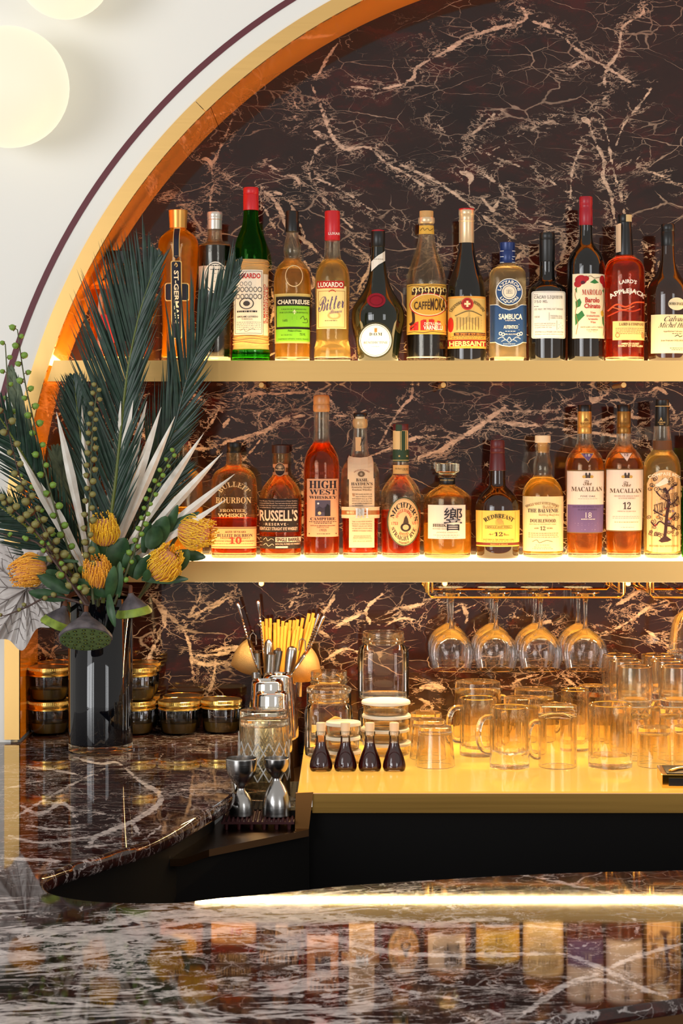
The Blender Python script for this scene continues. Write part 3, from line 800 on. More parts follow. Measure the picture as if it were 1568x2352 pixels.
C_pgold = plain('pale_gold_capsule', (226, 200, 160), .3, metal=.5)
C_wax = plain('dark_red_wax', (88, 26, 30), .4)
C_brown = plain('dark_brown_stopper', (58, 32, 22), .4)
C_wood = plain('waxed_wood_stopper', (196, 140, 84), .35)
C_bronze = plain('bronze_capsule', (150, 104, 40), .3, metal=.6)
M_straw = plain('woven_straw', (206, 160, 96), .7, bump=.6, bscale=140)
YBOT = 4.12
SB = YBOT / F
YS1 = VY + (CZ - ZS1) * F / YBOT
YS2 = VY + (CZ - ZS2) * F / YBOT

def chaikin(p, it=2):
    for _ in range(it):
        q = [p[0]]
        for a, b in zip(p[:-1], p[1:]):
            q.append((a[0] * .75 + b[0] * .25, a[1] * .75 + b[1] * .25)); q.append((a[0] * .25 + b[0] * .75, a[1] * .25 + b[1] * .75))
        q.append(p[-1]); p = q
    return p
class Bottle:
    def __init__(s, name, label, cx, shelf, prof, mat, n=2.0, ry=1.0, liq=None, caps=(), flute=None, dy=0.0, base=True, group=None, seg=44):
        s.yb = YS1 if shelf == 1 else YS2
        s.cx = cx; zt = ZS1 if shelf == 1 else ZS2
        y = YBOT + dy
        s.S = y / F
        s.t = thing(name, label, 'bottle', ((cx - VX) * y / F, y, zt), group=group)
        p = [(max(0.0005, (s.yb - yy) * s.S), hw * s.S) for yy, hw in prof]   # top to bottom
        p = chaikin(p[::-1], 2)
        p = [(.0004, p[0][1] * .93), (.002, p[0][1] * .985)] + [q for q in p if q[0] > .003]
        s.prof, s.n, s.ry = p, n, ry
        s.Z = np.array([q[0] for q in p]); s.R = np.array([q[1] for q in p])
        if mat in (G_clear, G_amber, G_green):    # real walls: outer skin, then back down inside
            wl = .0030
            inn = [(z, max(.0015, r - wl)) for z, r in p[::-1] if z > .013] + [(.0105, max(.002, s.rad(.0105) - wl * 1.6)), (.0095, .002)]
            MB().lathe([(.0004, .002)] + p + inn, seg, n, ry, flute=flute).obj('glass_body', {G_clear: S_clear, G_amber: S_amber, G_green: S_green}[mat], s.t, smooth=50); base = False
        else: MB().lathe(p, seg, n, ry, flute=flute).obj('glass_body', mat, s.t, smooth=50)
        if base and liq is not None:
            r0 = s.rad(.006); MB().lathe([(.0012, r0 * .88), (.003, r0 * .93), (.009, r0 * .94), (.0105, r0 * .86), (.0075, r0 * .3)], seg, n, ry).obj('glass_base', G_base, s.t, smooth=50)
        if liq:
            lm, lev = liq; zl = (s.yb - lev) * s.S
            zz = [.0115] + [z for z in s.Z if .014 < z < zl - .001] + [zl]
            q = [(z, s.rad(z) - .0026) for z in zz]; q[0] = (q[0][0], q[0][1] * .97)
            MB().lathe(q, seg, n, ry, flute=flute).obj('liquid', lm, s.t, smooth=50)
        for nm, pr, cm in caps:
            q = [(max(.001, (s.yb - yy) * s.S), hw * s.S) for yy, hw in pr][::-1]
            MB().lathe(q, 32).obj(nm, cm, s.t, smooth=40)
        s.d = Decal(lambda x, y: ((x - s.cx) * s.S, (s.yb - y) * s.S), s.surf)
    def rad(s, z): return float(np.interp(z, s.Z, s.R))
    def surf(s, u, z, off):
        R = s.rad(z) + off; a = min(abs(u) / R, .985)
        yy = (1 - a ** s.n) ** (1 / s.n) * R * s.ry
        return (math.copysign(a * R, u), -yy - off * .5, z)
    def done(s): s.d.build(s.t); return s.t

W_ = (240, 232, 218); K = (28, 24, 24); CR = (238, 222, 190)
# --- upper shelf
b = Bottle('amaretto_bottle', 'square amber bottle with wide black cap at the left end behind the fronds', 274, 1, [(608,24),(640,24),(646,34),(652,58),(662,64),(700,65),(832,62)], G_amber, n=5, ry=.9, liq=(L_amber, 668), caps=[('cap', [(578,30),(579,31),(607,31),(608,30)], C_black)])
b.d.text('DISARONNO', 250, 300, 592, 600, (222, 190, 120), 'B', off=.0012, part='cap_lettering'); b.d.rect(238, 310, 726, 790, (172, 34, 30)); b.done()
b = Bottle('elderflower_bottle', 'tall fluted golden liqueur bottle with a flared bronze cap', 409, 1, [(524,17),(528,20),(536,32),(546,42),(560,47),(600,45),(680,40),(720,36),(770,36),(832,39)], G_amber, liq=(L_yellow, 528), flute=lambda a, z: 1 - .045 * (1 - abs(math.cos(4 * a))) * min(1, max(0, (.245 - z) / .01)), caps=[('cap', [(483,21),(484,22),(505,20.5),(524,20),(525,19)], C_gold)])
d = b.d; nv = (24, 26, 44); gd = (214, 180, 110)
d.rect(401, 421, 493, 521, gd, 'cap_label', .0012, round_=6); d.rect(403, 419, 495, 519, nv, 'cap_label', .0014, round_=6); d.line([(412,500),(407,504),(409,512),(415,511),(413,507)], 1.4, gd, .0018, 'cap_lettering')
d.rect(401, 416, 525, 594, gd, 'neck_label', .0012); d.rect(402.5, 414.5, 527, 592, nv, 'neck_label', .0014); d.poly([(401,592),(416,592),(408.5,599)], nv, .0014, 'neck_label')
d.rect(381, 437, 653, 694, gd, 'label', .0012, round_=5); d.rect(383, 435, 655, 692, nv, 'label', .0014, round_=5)
d.rect(396, 421, 603, 780, gd, 'label', .0016, round_=4); d.rect(398, 419, 605, 778, nv, 'label', .0018, round_=4)
d.text('ST-GERMAIN', 403, 414, 625, 745, (236, 222, 190), 'h', off=.0022, rot=-90); d.line([(405,614),(408,608),(411,614),(408,617)], 2, gd, .0021)
b.done()
b = Bottle('black_liqueur_bottle', 'clear straight bottle of black liqueur with a silver screw cap', 493, 1, [(526,16),(553,17),(558,22),(562,36),(568,37.5),(832,37)], G_clear, liq=(L_black, 566), caps=[('cap', [(487,16),(489,17.5),(498,17.5),(499,17),(504,17),(505,18),(506,16.5),(527,16.5),(528,15)], C_silver)])
d = b.d; d.rect(457, 529, 613, 666, (206, 176, 150)); d.ell(497, 640, 28, 36, W_, 'label', .0005); d.ell(497, 640, 25, 33, K, 'lettering', .0007, r0=.95); d.rect(482, 512, 630, 656, W_, 'label', .0006)
for k in range(5): d.micro(486, 509, 612 + k * 9, 2, K)
b.done()
b = Bottle('maraschino_bottle', 'tall green bottle with red cap and straw-wrapped body', 576, 1, [(483,16.5),(505,17.5),(525,22),(545,31),(565,37),(598,38.2),(700,38.6),(803,38.6),(805,43.5),(832,44)], G_green, liq=None, caps=[('cap', [(431,16),(433,17.5),(446,17.8),(447,17),(448,17.8),(483,17.8),(484,16)], C_red)])
q = []
for k in range(52):
    y = 803 - (803 - 598) * k / 51; q.append(((YS1 - y) * SB, (40.9 + .5 * math.sin(k * 2.1) + (.5 if k % 9 == 0 else 0)) * SB if k < 49 else (40.5 - (k - 48) * .6) * SB))
MB().lathe(q, 44).obj('straw_wrap', M_straw, b.t, label='woven straw jacket', smooth=60)
MB().lathe([(.001, .036), (.002, .039), (.025, .0398), (.027, .037)], 40).obj('glass_base', G_base, b.t)
for k, yy in enumerate((612, 783, 776, 790, 604)):
    MB().tube([((41.5 * SB) * math.cos(a / 24 * math.tau), (41.5 * SB) * math.sin(a / 24 * math.tau), (YS1 - yy) * SB + .002 * math.sin(a * .7 + k)) for a in range(24)], .0011, 5, closed=True).obj('straw_band', M_straw, b.t)
d = b.d; d.surf = lambda u, z, off: Bottle.surf(b, u, z, off + .0030)
d.rect(538, 605, 623, 771, W_); d.rect(606, 616, 632, 772, (238, 220, 196)); d.frame(541, 603, 626, 768, 1, (120, 110, 110))
d.text('LUXARDO', 545, 600, 631, 643, (196, 40, 40), 'h'); d.text('IL MARASCHINO', 606.5, 611, 655, 744, (200, 70, 60), 'b', rot=90); d.text('ORIGINALE', 612, 616, 660, 744, (200, 70, 60), 'b', rot=90)
for j in range(2):
    for k in range(6): d.ell(548 + k * 10, 668 + j * 16, 4.6, 6, (90, 86, 88), 'lettering', r0=.72, off=.0006, seg=14)
d.ell(568, 700, 17, 13, (70, 66, 68), 'lettering', r0=.86, off=.0006); d.ell(568, 700, 8, 6, (70, 66, 68), 'lettering', off=.0006, seg=10)
for k in range(3): d.ell(556 + k * 10, 655, 4, 5, (120, 116, 118), 'lettering', r0=.75, off=.0006, seg=12)
d.micro(546, 592, 716, 4, (60, 56, 58)); d.text('GIROLAMO LUXARDO', 546, 594, 728, 732, K, 'b'); d.text('TORREGLIA', 556, 582, 734, 737, K, 'n')
for k in range(5): d.micro(545, 600, 742 + k * 4, 1, (150, 140, 140), k)
d.line([(552,762),(562,758),(566,764),(580,758),(588,760)], .8, (90, 80, 90)); b.done()
b = Bottle('green_label_bottle', 'clear bottle of yellow liqueur with bright green label and black cap', 671, 1, [(533,14),(548,15),(562,18.5),(575,20),(585,19),(592,17),(598,20),(606,29),(620,39),(642,43),(680,43),(690,41.5),(832,40)], G_clear, liq=(L_gold, 620), caps=[('cap', [(485,14),(487,15.5),(507,15.5),(508,16),(532,16),(533,15)], C_black)])
d = b.d; d.rect(630, 715, 677, 790, (196, 176, 110)); d.rect(634, 713, 684, 786, (126, 196, 48), 'label', .0005); d.rect(634, 713, 684, 705, K, 'label', .0007); d.rect(634, 713, 753, 758, K, 'label', .0007); d.frame(634, 713, 684, 756, 2.2, K)
d.text('CHARTREUSE', 638, 711, 691, 701.5, W_, 'h', off=.0011); d.text('LIQUEUR FABRIQUÉE', 647, 704, 711, 715, (60, 90, 20), 'B'); d.text('PAR LES PÈRES CHARTREUX', 643, 707, 718, 722, (60, 90, 20), 'B')
d.ell(677, 733, 7, 9, (220, 236, 180)); d.line([(677,724),(677,714)], 3, (220, 236, 180)); d.line([(673,719),(681,719)], 3, (220, 236, 180)); d.line([(671,731),(683,731)], 1.2, (90, 150, 40)); d.line([(671,735),(683,735)], 1.2, (90, 150, 40))
d.text('1605', 650, 661, 736, 741, K, 'i'); d.line([(690,735),(697,728),(700,737),(704,733),(706,742),(695,743)], 1, K); d.text('Product of France', 662, 693, 760, 764, (50, 80, 20), 'B'); d.text('ALC. 55% BY VOL.', 646, 672, 770, 773, (50, 80, 20)); d.text('750 ML', 689, 702, 767, 773, (50, 80, 20)); d.text('CHARTREUSE DIFFUSION, VOIRON, FRANCE', 639, 708, 779, 783, (60, 96, 24))
d.rect(655.5, 686.5, 509, 511, gd, 'cap_band', .0003); d.text('SE · CHART', 657, 686, 516.5, 523, W_, 'b', off=.0006, part='cap_lettering'); d.rect(655.5, 686.5, 529, 530.5, gd, 'cap_band', .0003)
d.ell(676, 637, 20, 25, (226, 206, 160), 'glass_seal', .0008, r0=.93)
b.done()
b = Bottle('bitter_bottle', 'clear bottle with red cap and cream label lettered in script', 763, 1, [(552,17),(590,18.5),(598,22),(606,30),(622,38),(650,40.5),(700,39),(760,37.5),(782,37),(790,39),(802,42),(832,42)], G_clear, liq=(L_pale, 600), caps=[('cap', [(485,16.5),(487,17.5),(507,17.5),(508,17.8),(551,17.8),(553,16.5)], C_red)])
d = b.d; d.rect(727, 795, 660, 757, (244, 220, 150)); d.rect(727.5, 790, 648, 665, (190, 40, 30), 'label', .0006); d.text('LUXARDO', 730, 788, 651, 662.5, (250, 240, 220), 'h', off=.001)
d.text('Bitter', 731, 790, 686, 719, (92, 72, 120), 's', rise=10); d.text('Bianco', 757, 785, 714, 724, (150, 120, 140), 's', rise=4); d.frame(731, 792, 671, 754, .9, (190, 120, 60)); d.ell(767, 727, 15, 9, (214, 180, 110), 'lettering', r0=.7, off=.0005); d.micro(746, 774, 738, 1.5, (120, 90, 80))
d.line([(755,673),(763,669),(771,673)], 2, (200, 70, 50)); d.text('LUXAR', 754, 781, 535, 541, (250, 236, 226), 'b', off=.0008, part='cap_lettering'); b.done()
b = Bottle('herbal_liqueur_bottle', 'squat dark bottle with sloping shoulders, red seal and round white label', 868, 1, [(566,15),(596,16.5),(625,20),(650,26),(672,36),(695,52),(712,60),(735,61.5),(752,58),(775,53),(800,50),(832,46)], G_dgreen, caps=[('cap', [(530,15),(532,16.5),(566,16.5),(568,15)], C_black)])
d = b.d; d.ell(868, 530.5, 15, 2, (150, 30, 40), 'cap_band', .001)
d.strip([(852, 602, 625), (858, 596, 619), (868, 588, 610), (878, 582, 604), (884, 577, 600)], W_, 'neck_label', .0012); d.micro(858, 880, 596, 1.5, (160, 150, 130), off=.0016)
d.ell(863, 693, 21, 17, (150, 18, 38), 'wax_seal', .0012); d.ell(863, 693, 16, 12, (120, 10, 26), 'wax_seal', .0016, r0=.86)
d.ell(861, 784, 40, 41, (44, 44, 28), 'label', .0004); d.ell(861, 784, 36.5, 37, (240, 236, 228), 'label', .0007); d.ell(861, 784, 34.5, 35, (90, 90, 90), 'lettering', .0009, r0=.97)
d.rect(858.5, 864.5, 757, 766, (196, 120, 60), 'label', .001); d.text('D.O.M', 847, 876, 767, 774, K, 'B', off=.0011); d.micro(846, 878, 781, 1.2, (150, 150, 150)); d.text('BÉNÉDICTINE', 834, 889, 785.5, 792, (110, 112, 120), 'B', off=.0011); d.text('LIQUEUR', 852, 870, 797, 799.5, (110, 112, 120), 'n', off=.0011); b.done()
b = Bottle('coffee_liqueur_bottle', 'clear corked bottle of dark coffee liqueur with ochre label', 979, 1, [(513,16.5),(540,17.5),(560,20.5),(585,28),(610,38),(635,44.5),(655,46),(832,46)], G_clear, liq=(L_black, 764), caps=[('cork', [(485,15.5),(486,16),(500,16),(501,15)], C_cork), ('lip', [(500,18),(502,19),(511,19),(514,17)], C_pgold)])
d = b.d; oc = (208, 160, 66); br = (60, 34, 20); d.rect(961, 997, 519, 539, (220, 172, 70), 'neck_label'); d.line([(964,531),(970,525),(974,531),(980,526),(986,531),(994,526)], 1, br, .0006, 'neck_lettering')
d.rect(933.5, 1024.5, 655, 770, oc); d.rect(944, 1024, 664, 680, br, 'lettering', .0005)
for k in range(6): d.ell(950 + k * 14, 668, 5.5, 6, (236, 212, 140), 'lettering', .0008, r0=.55, seg=18, a0=-60, a1=250); d.line([(956 + k * 14, 668), (951 + k * 14, 684)], 2.4, (236, 212, 140), .0008)
d.ell(982, 703, 43, 27, (196, 44, 34), 'lettering', .0008); d.ell(982, 703, 41, 25, (240, 220, 170), 'lettering', .001); d.ell(982, 703, 39, 23, (204, 156, 62), 'lettering', .0012)
d.text('CAFFÈ', 949, 985, 691, 714, br, 'b', off=.0016); d.text('MOKA', 986, 1022, 688, 716, br, 'b', off=.0016)
d.strip([(940, 752, 761), (952, 743, 761), (970, 737, 761), (990, 736, 761), (1008, 740, 761), (1023, 747, 761)], (190, 36, 30), 'lettering', .0008); d.text('DISTILLERIA', 972, 1011, 743, 749, W_, 'b', off=.0012); d.text('VARNELLI', 970, 1014, 750, 760, W_, 'h', off=.0012); d.line([(946,712),(948,740),(940,748)], 6, br, .0006); d.line([(941,758),(954,748)], 2, br, .0009)
d.line([(935,660),(950,658),(970,661),(990,658),(1023,660)], 1, br); d.line([(935,766),(950,764),(970,767),(990,764),(1023,766)], 1, br); b.done()
b = Bottle('anise_liqueur_bottle', 'black bottle with long pale gold capsule and pictured orange label', 1071, 1, [(556,17),(575,18.5),(600,24),(622,31),(645,39.5),(668,44.5),(832,45)], G_dark, caps=[('capsule', [(481,16.5),(483,18),(494,18),(495,17.2),(505,17.2),(506,18.3),(509,18.3),(510,17.2),(558,17.4),(559,16.8)], C_pgold), ('cap_top', [(479.5,17),(480.5,18),(483,18),(483.5,17)], C_red)])
d = b.d; d.rect(1027, 1115, 683, 782, (226, 160, 70)); d.rect(1030, 1112, 688, 766, (222, 190, 116), 'label', .0005); d.rect(1030, 1112, 690, 765, (206, 172, 100), 'label', .0006); d.arc('LEGENDRE', 1071, 738, 40, 47, 152, 108, K, 'B', .0012); d.arc('HERBSAINT', 1071, 738, 40, 47, 72, 28, K, 'B', .0012)
d.ell(1070, 701, 14, 14, (186, 50, 40), 'label', .0009); d.ell(1070, 701, 10.5, 10.5, (120, 30, 24), 'lettering', .0011, r0=.86); d.line([(1063,701),(1077,701)], 4.5, (240, 220, 170), .0013); d.line([(1070,694),(1070,708)], 4.5, (240, 220, 170), .0013)
gr = (96, 80, 52)
d.poly([(1044,728),(1075,718),(1103,726),(1103,760),(1044,762)], (180, 152, 92), .0008); d.line([(1042,728),(1074,717),(1104,727)], 2, gr, .001)
for k in range(8): d.line([(1047 + k * 7, 732), (1047 + k * 7, 760)], 1.2, gr, .001)
for k in range(3): d.line([(1044, 738 + k * 7), (1104, 738 + k * 6)], 1, gr, .001)
d.ell(1033, 748, 6, 17, (186, 40, 26), 'lettering', .0011); d.rect(1040, 1113, 766, 773, (60, 24, 20), 'lettering', .0008); d.text('THE SPIRIT OF NEW ORLEANS', 1043, 1112, 767.3, 771.8, (230, 150, 70), 'B', off=.0012); d.micro(1032, 1110, 775, 1.2, (110, 70, 40)); d.micro(1036, 1108, 778.5, 1.2, (110, 70, 40))
d.rect(1027, 1115, 782, 802, (150, 42, 30), 'label', .0005); d.rect(1027, 1115, 797, 802, (226, 150, 60), 'label', .0006); d.text('HERBSAINT', 1030, 1113, 785.5, 797, (244, 214, 130), 'h', off=.0012); b.done()
b = Bottle('sambuca_bottle', 'square-shouldered clear bottle with blue cap, ring emblem and blue label', 1165, 1, [(604,17.5),(610,19),(614,30),(621,38),(632,42.5),(832,42.5)], G_clear, n=3.4, ry=.85, liq=(L_clear, 618), caps=[('cap', [(557,16.5),(558,17.5),(575,17.5),(576,17),(577,17.8),(604,17.8),(605,17)], C_blue)])
d = b.d; bl = (40, 74, 124); d.strip([(1123.5, 701, 789), (1135, 701, 789), (1140, 702, 792), (1150, 709, 796), (1166, 713, 798), (1182, 709, 796), (1192, 702, 792), (1197, 701, 789), (1207, 701, 789)], (236, 232, 222)); d.strip([(1123.5, 703, 787), (1135, 703, 787), (1140, 704, 790), (1150, 711, 794), (1166, 715, 796), (1182, 711, 794), (1192, 704, 790), (1197, 703, 787), (1207, 703, 787)], bl, 'label', .0006)
d.ell(1166, 673, 31, 31, (236, 232, 222), 'emblem', .0004); d.ell(1166, 673, 29, 29, bl, 'emblem', .0006); d.ell(1166, 673, 17, 17, (232, 222, 200), 'emblem', .0008); d.ell(1166, 673, 14, 14, bl, 'emblem', .001, r0=.93)
d.arc('LAZZARONI', 1166, 673, 19, 27, 172, 8, W_, 'h', .0012); d.arc('LIQUORI', 1166, 673, 27, 19, 212, 328, W_, 'h', .0012); d.text('1851', 1159.5, 1173, 668, 677.5, (80, 90, 110), 'm', off=.0013)
d.text('SAMBUCA', 1142, 1196, 723, 736, W_, 'h', off=.001); d.text('LIQUEUR', 1157, 1181, 737, 740, W_, 'b', off=.001); d.text('AUTENTICO', 1153, 1186, 749, 757, W_, 'h', off=.001); d.line([(1150,747),(1189,747)], .8, W_); d.line([(1150,759.5),(1189,759.5)], .8, W_); d.micro(1157, 1182, 762, 1.3, W_); d.text('38% ALC./VOL', 1155, 1184, 768, 771, W_, 'b', off=.001)
for q in (1146, 1152, 1187, 1193): d.ell(q, 768 + (q in (1152, 1187)) * 2, 4, 4.5, (200, 200, 206), 'lettering', .0009, r0=.5, seg=14)
d.line([(1140,780),(1150,776),(1160,783),(1166,776),(1172,783),(1182,776),(1192,780)], 2, (170, 180, 196)); d.line([(1148,786),(1158,782),(1166,788),(1174,782),(1184,786)], 1.6, (170, 180, 196)); d.micro(1152, 1181, 791, 1, W_)
for yy in (577, 590, 603): d.rect(1147.5, 1182.5, yy, yy + 1.6, (220, 220, 222), 'cap_band', .0004)
d.line([(1158,599),(1162,592),(1166,599),(1170,594),(1178,598)], 1, W_, .0006, 'cap_lettering'); b.done()
b = Bottle('cacao_liqueur_bottle', 'short black apothecary bottle with black cap and white typed label', 1256, 1, [(600,17),(625,17),(640,18),(648,23),(654,33),(661,41),(669,44.2),(700,44),(832,42)], G_dark, caps=[('cap', [(535,17),(537,18),(549,18),(550,17.3),(551,17.3),(552,18.3),(600,17.8),(602,17)], C_black)])
d = b.d; wt = (232, 228, 222); d.rect(1218, 1296, 671.5, 779, wt, round_=4); tx = (70, 68, 72)
d.frame(1220, 1294, 673.5, 777, .8, (150, 146, 146)); d.text('CACAO LIQUEUR', 1223, 1288, 682, 690, tx, 'm'); d.text('750 ML', 1223, 1252, 692.5, 698.5, tx, 'm'); d.micro(1223, 1232, 679, 1, tx)
for yy in (701.5, 720.5, 738.5, 760): d.line([(1220, yy), (1294, yy)], .8, (120, 116, 118))
d.text('22 ALC. BY VOL./44° PROOF', 1224, 1289, 710, 714.5, tx, 'm'); d.micro(1223, 1234, 706, 1, tx); d.text('CACAO', 1224, 1235, 728, 732, tx, 'm'); d.text('THEOBROMA CACAO', 1259, 1287, 727, 730, tx, 'm'); d.text('CARAMEL COLORING', 1259, 1288, 731.5, 734.5, tx, 'm'); d.line([(1256, 720.5), (1256, 738.5)], .8, (120, 116, 118)); d.line([(1274, 738.5), (1274, 760)], .8, (120, 116, 118))
d.text('DISTILLED AND BOTTLED BY', 1224, 1271, 744.5, 747, tx, 'm'); d.text('TUTHILLTOWN SPIRITS, LLC', 1224, 1271, 749, 751.5, tx, 'm'); d.text('IN GARDINER, NY, USA', 1224, 1262, 753.5, 756, tx, 'm'); d.text('TUTHILLTOWN SPIRITS', 1225, 1290, 763, 766.5, tx, 'm'); d.text('RESEARCH AND DEVELOPMENT DIVISION', 1225, 1289, 769, 771.5, tx, 'm')
for q in ((1279,748),(1284,744),(1288,750),(1282,753),(1287,756),(1278,756)): d.ell(*q, .8, .8, tx, 'lettering', .0006, seg=6)
b.done()
b = Bottle('red_capped_wine_bottle', 'tall black wine bottle with crimson capsule and flower-bordered label', 1345, 1, [(515,14.8),(550,15.2),(562,19),(572,28),(584,36),(600,42),(620,43),(832,42)], G_dark, caps=[('capsule', [(452,14),(454,15.5),(470,15.6),(471,14.9),(480,14.9),(481,15.6),(517,15.6),(518,14.9)], C_crim)])
d = b.d; d.rect(1311, 1387, 632, 779, (236, 226, 194)); rd = (168, 26, 36); gn = (52, 120, 62)
for c in ((1329,646,13,11),(1322,655,8,8),(1340,643,7,6),(1379,645,7,10),(1384,655,5,8)): d.ell(*c, rd, 'lettering', .0006, seg=14)
d.ell(1333, 652, 5, 4, (80, 20, 40), 'lettering', .0008, seg=10); d.line([(1341,641),(1350,637),(1360,642),(1372,640)], 1.2, (120, 90, 60)); d.line([(1320,662),(1316,680),(1321,700),(1317,720),(1322,745),(1318,770)], 1.2, (160, 110, 70)); d.line([(1382,660),(1384,690),(1381,720),(1384,750),(1382,772)], 1.2, (120, 100, 60))
for p in ([(1317,695),(1326,688),(1330,697),(1327,706),(1318,710)], [(1316,724),(1331,716),(1337,727),(1326,738),(1317,750)], [(1349,652),(1360,644),(1370,652),(1360,655)], [(1316,668),(1320,660),(1320,676)], [(1379,670),(1384,664),(1384,676)], [(1379,730),(1384,724),(1384,752),(1380,745)]): d.poly(p, gn)
d.poly([(1375,718),(1380,714),(1384,720),(1382,730),(1376,726)], (206, 170, 60)); d.text('MAROLO', 1331, 1377, 668, 680.5, (176, 50, 40), 'B'); d.text('Barolo', 1338, 1372, 686, 698, (180, 40, 34), 'h'); d.text('Chinato', 1336, 1374, 700, 711, (180, 40, 34), 'h')
for k, (s_, a, c) in enumerate((('Vino', 1350, 1362), ('Aromatizzato', 1340, 1372), ('Aromatic', 1344, 1368), ('Wine', 1350, 1363))): d.text(s_, a, c, 718 + k * 7.3, 723 + k * 7.3, (176, 60, 50), 'B')
d.text('DISTILLERIA SANTA TERESA', 1328, 1380, 752, 755.5, (120, 110, 100), 'B'); d.text('F.LLI MAROLO', 1341, 1368, 758, 761.5, (120, 110, 100), 'B'); d.text('ALBA - ITALIA', 1345, 1365, 763, 765, (120, 110, 100)); d.line([(1315,773),(1386,773)], 1, rd); b.done()
b = Bottle('apple_brandy_bottle', 'bottle of red apple brandy with long black neck sleeve and white printed lettering', 1434, 1, [(586,20),(592,26),(600,38),(610,44),(628,46.5),(700,46),(832,44)], G_clear, liq=(L_red, 598), caps=[('cap', [(493,15),(494,15.8),(511,15.8),(512,15)], C_black), ('neck_sleeve', [(511,15.4),(520,15.6),(530,17),(560,19),(584,20.5),(588,20)], C_black)])
d = b.d; d.strip([(1413, 518, 581), (1417, 516, 581), (1420, 515, 580), (1423, 515, 580)], (232, 196, 158), 'neck_label', .0016); d.rect(1434, 1448, 495, 511, (206, 180, 130), 'cap_band', .0008)
d.arc("LAIRD'S", 1436, 720, 66, 75, 107, 74, W_, 'h', .0008); d.arc('APPLEJACK', 1436, 742, 62, 76, 126, 54, W_, 'h', .0008); d.text('SMOOTH BLEND', 1422, 1456, 671, 675, W_, 'b')
d.line([(1392,716),(1410,702),(1430,708),(1450,698),(1476,696)], 3.5, (214, 84, 40), .0006); d.line([(1392,728),(1420,716),(1445,718),(1465,712)], 3, (190, 60, 26), .0006); d.line([(1400,708),(1425,714),(1450,706)], 2, (230, 110, 60), .0006)
d.rect(1402, 1479, 740, 783, (230, 196, 130)); d.text('LAIRD & COMPANY', 1415, 1474, 744, 750.5, (70, 46, 30), 'B')
for k in range(4): d.micro(1408, 1474, 756 + k * 4, 1.2, (150, 110, 70), k)
d.ell(1412, 772, 5, 6, (176, 130, 80), 'lettering', .0006, r0=.6); d.ell(1472, 772, 4, 7, (176, 130, 80), 'lettering', .0006); d.text("AMERICA'S OLDEST", 1420, 1462, 789, 793.5, (236, 200, 160), 'h'); d.text('FAMILY OF DISTILLERS', 1414, 1472, 794.5, 798.5, (236, 200, 160), 'h'); b.done()
b = Bottle('calvados_bottle', 'dark round-shouldered brandy bottle with oval age label, cut by the right edge', 1533, 1, [(563,15),(595,16.5),(615,20),(632,28),(648,40),(664,47),(690,48),(832,46)], G_brown, caps=[('cap', [(515,14.5),(517,16),(530,16),(531,15.2),(533,15.2),(534,16),(565,15.5),(566,15)], C_black)])
d = b.d; d.ell(1546, 701, 20, 14.5, (228, 214, 180), 'label', .0006); d.text("HORS D'AGE", 1527, 1563, 697.5, 704, K, 'B', off=.0012); d.rect(1491, 1579, 725, 813, (228, 210, 170)); d.text('Calvados', 1516, 1580, 729, 741, K, 'i', shear=.3); d.text('Michel Huard', 1504, 1582, 743, 755, K, 'i', shear=.3)
d.text('Appellation Calvados Contrôlée', 1515, 1582, 762, 766, (80, 66, 56), 'B'); d.micro(1535, 1560, 768, 1.2, (80, 66, 56)); d.text('Jean-François GUILLOUET-HUARD', 1510, 1582, 782.5, 787, K, 'B'); d.line([(1526,794),(1578,794)], .9, K); d.micro(1530, 1575, 801, 1.2, (80, 66, 56)); d.micro(1534, 1576, 805, 1.2, (80, 66, 56)); d.line([(1541,775),(1549,772),(1553,776),(1560,773)], 1.4, K); b.done()

# --- lower shelf
b = Bottle('bourbon_bottle', 'rounded bourbon bottle partly hidden behind white palm blades', 416, 2, [(1022,16),(1030,17),(1068,17),(1075,24),(1083,38),(1100,47),(1130,50),(1283,49)], G_amber, ry=.7, liq=(L_gold, 1165), caps=[('cap', [(1006,15.5),(1008,16.5),(1021,16.5),(1022,15)], C_wax)])
d = b.d; d.ell(398, 1106, 30, 16, (200, 140, 80), 'glass_emboss', .0006, r0=.93); d.ell(398, 1106, 22, 10, (200, 140, 80), 'glass_emboss', .0006, r0=.9); d.ell(416, 1205, 38, 30, (214, 160, 60)); b.done()
b = Bottle('frontier_bourbon_bottle', 'flask-like embossed bottle with black cap, half full of red bourbon', 537, 2, [(1033,15),(1040,17),(1058,17),(1062,18.5),(1066,17.5),(1072,23),(1079,38),(1090,48),(1112,54),(1180,53.5),(1283,52)], G_amber, ry=.62, n=2.6, liq=(L_red, 1189), caps=[('cap', [(1016,15.5),(1018,16.5),(1030,16.5),(1032,15),(1040,14.5)], C_black)])
d = b.d; eb = (226, 190, 140)
d.arc('BULLEIT', 538, 1146, 32, 45, 150, 30, eb, 'B', .0008, ky=.9, part='glass_emboss'); d.text('BOURBON', 497, 578, 1141, 1155, eb, 'B', off=.0008, part='glass_emboss'); d.text('FRONTIER', 507, 566, 1168, 1175, eb, 'B', off=.0008, part='glass_emboss'); d.text('WHISKEY', 502, 570, 1178, 1187, eb, 'h', off=.0008, part='glass_emboss')
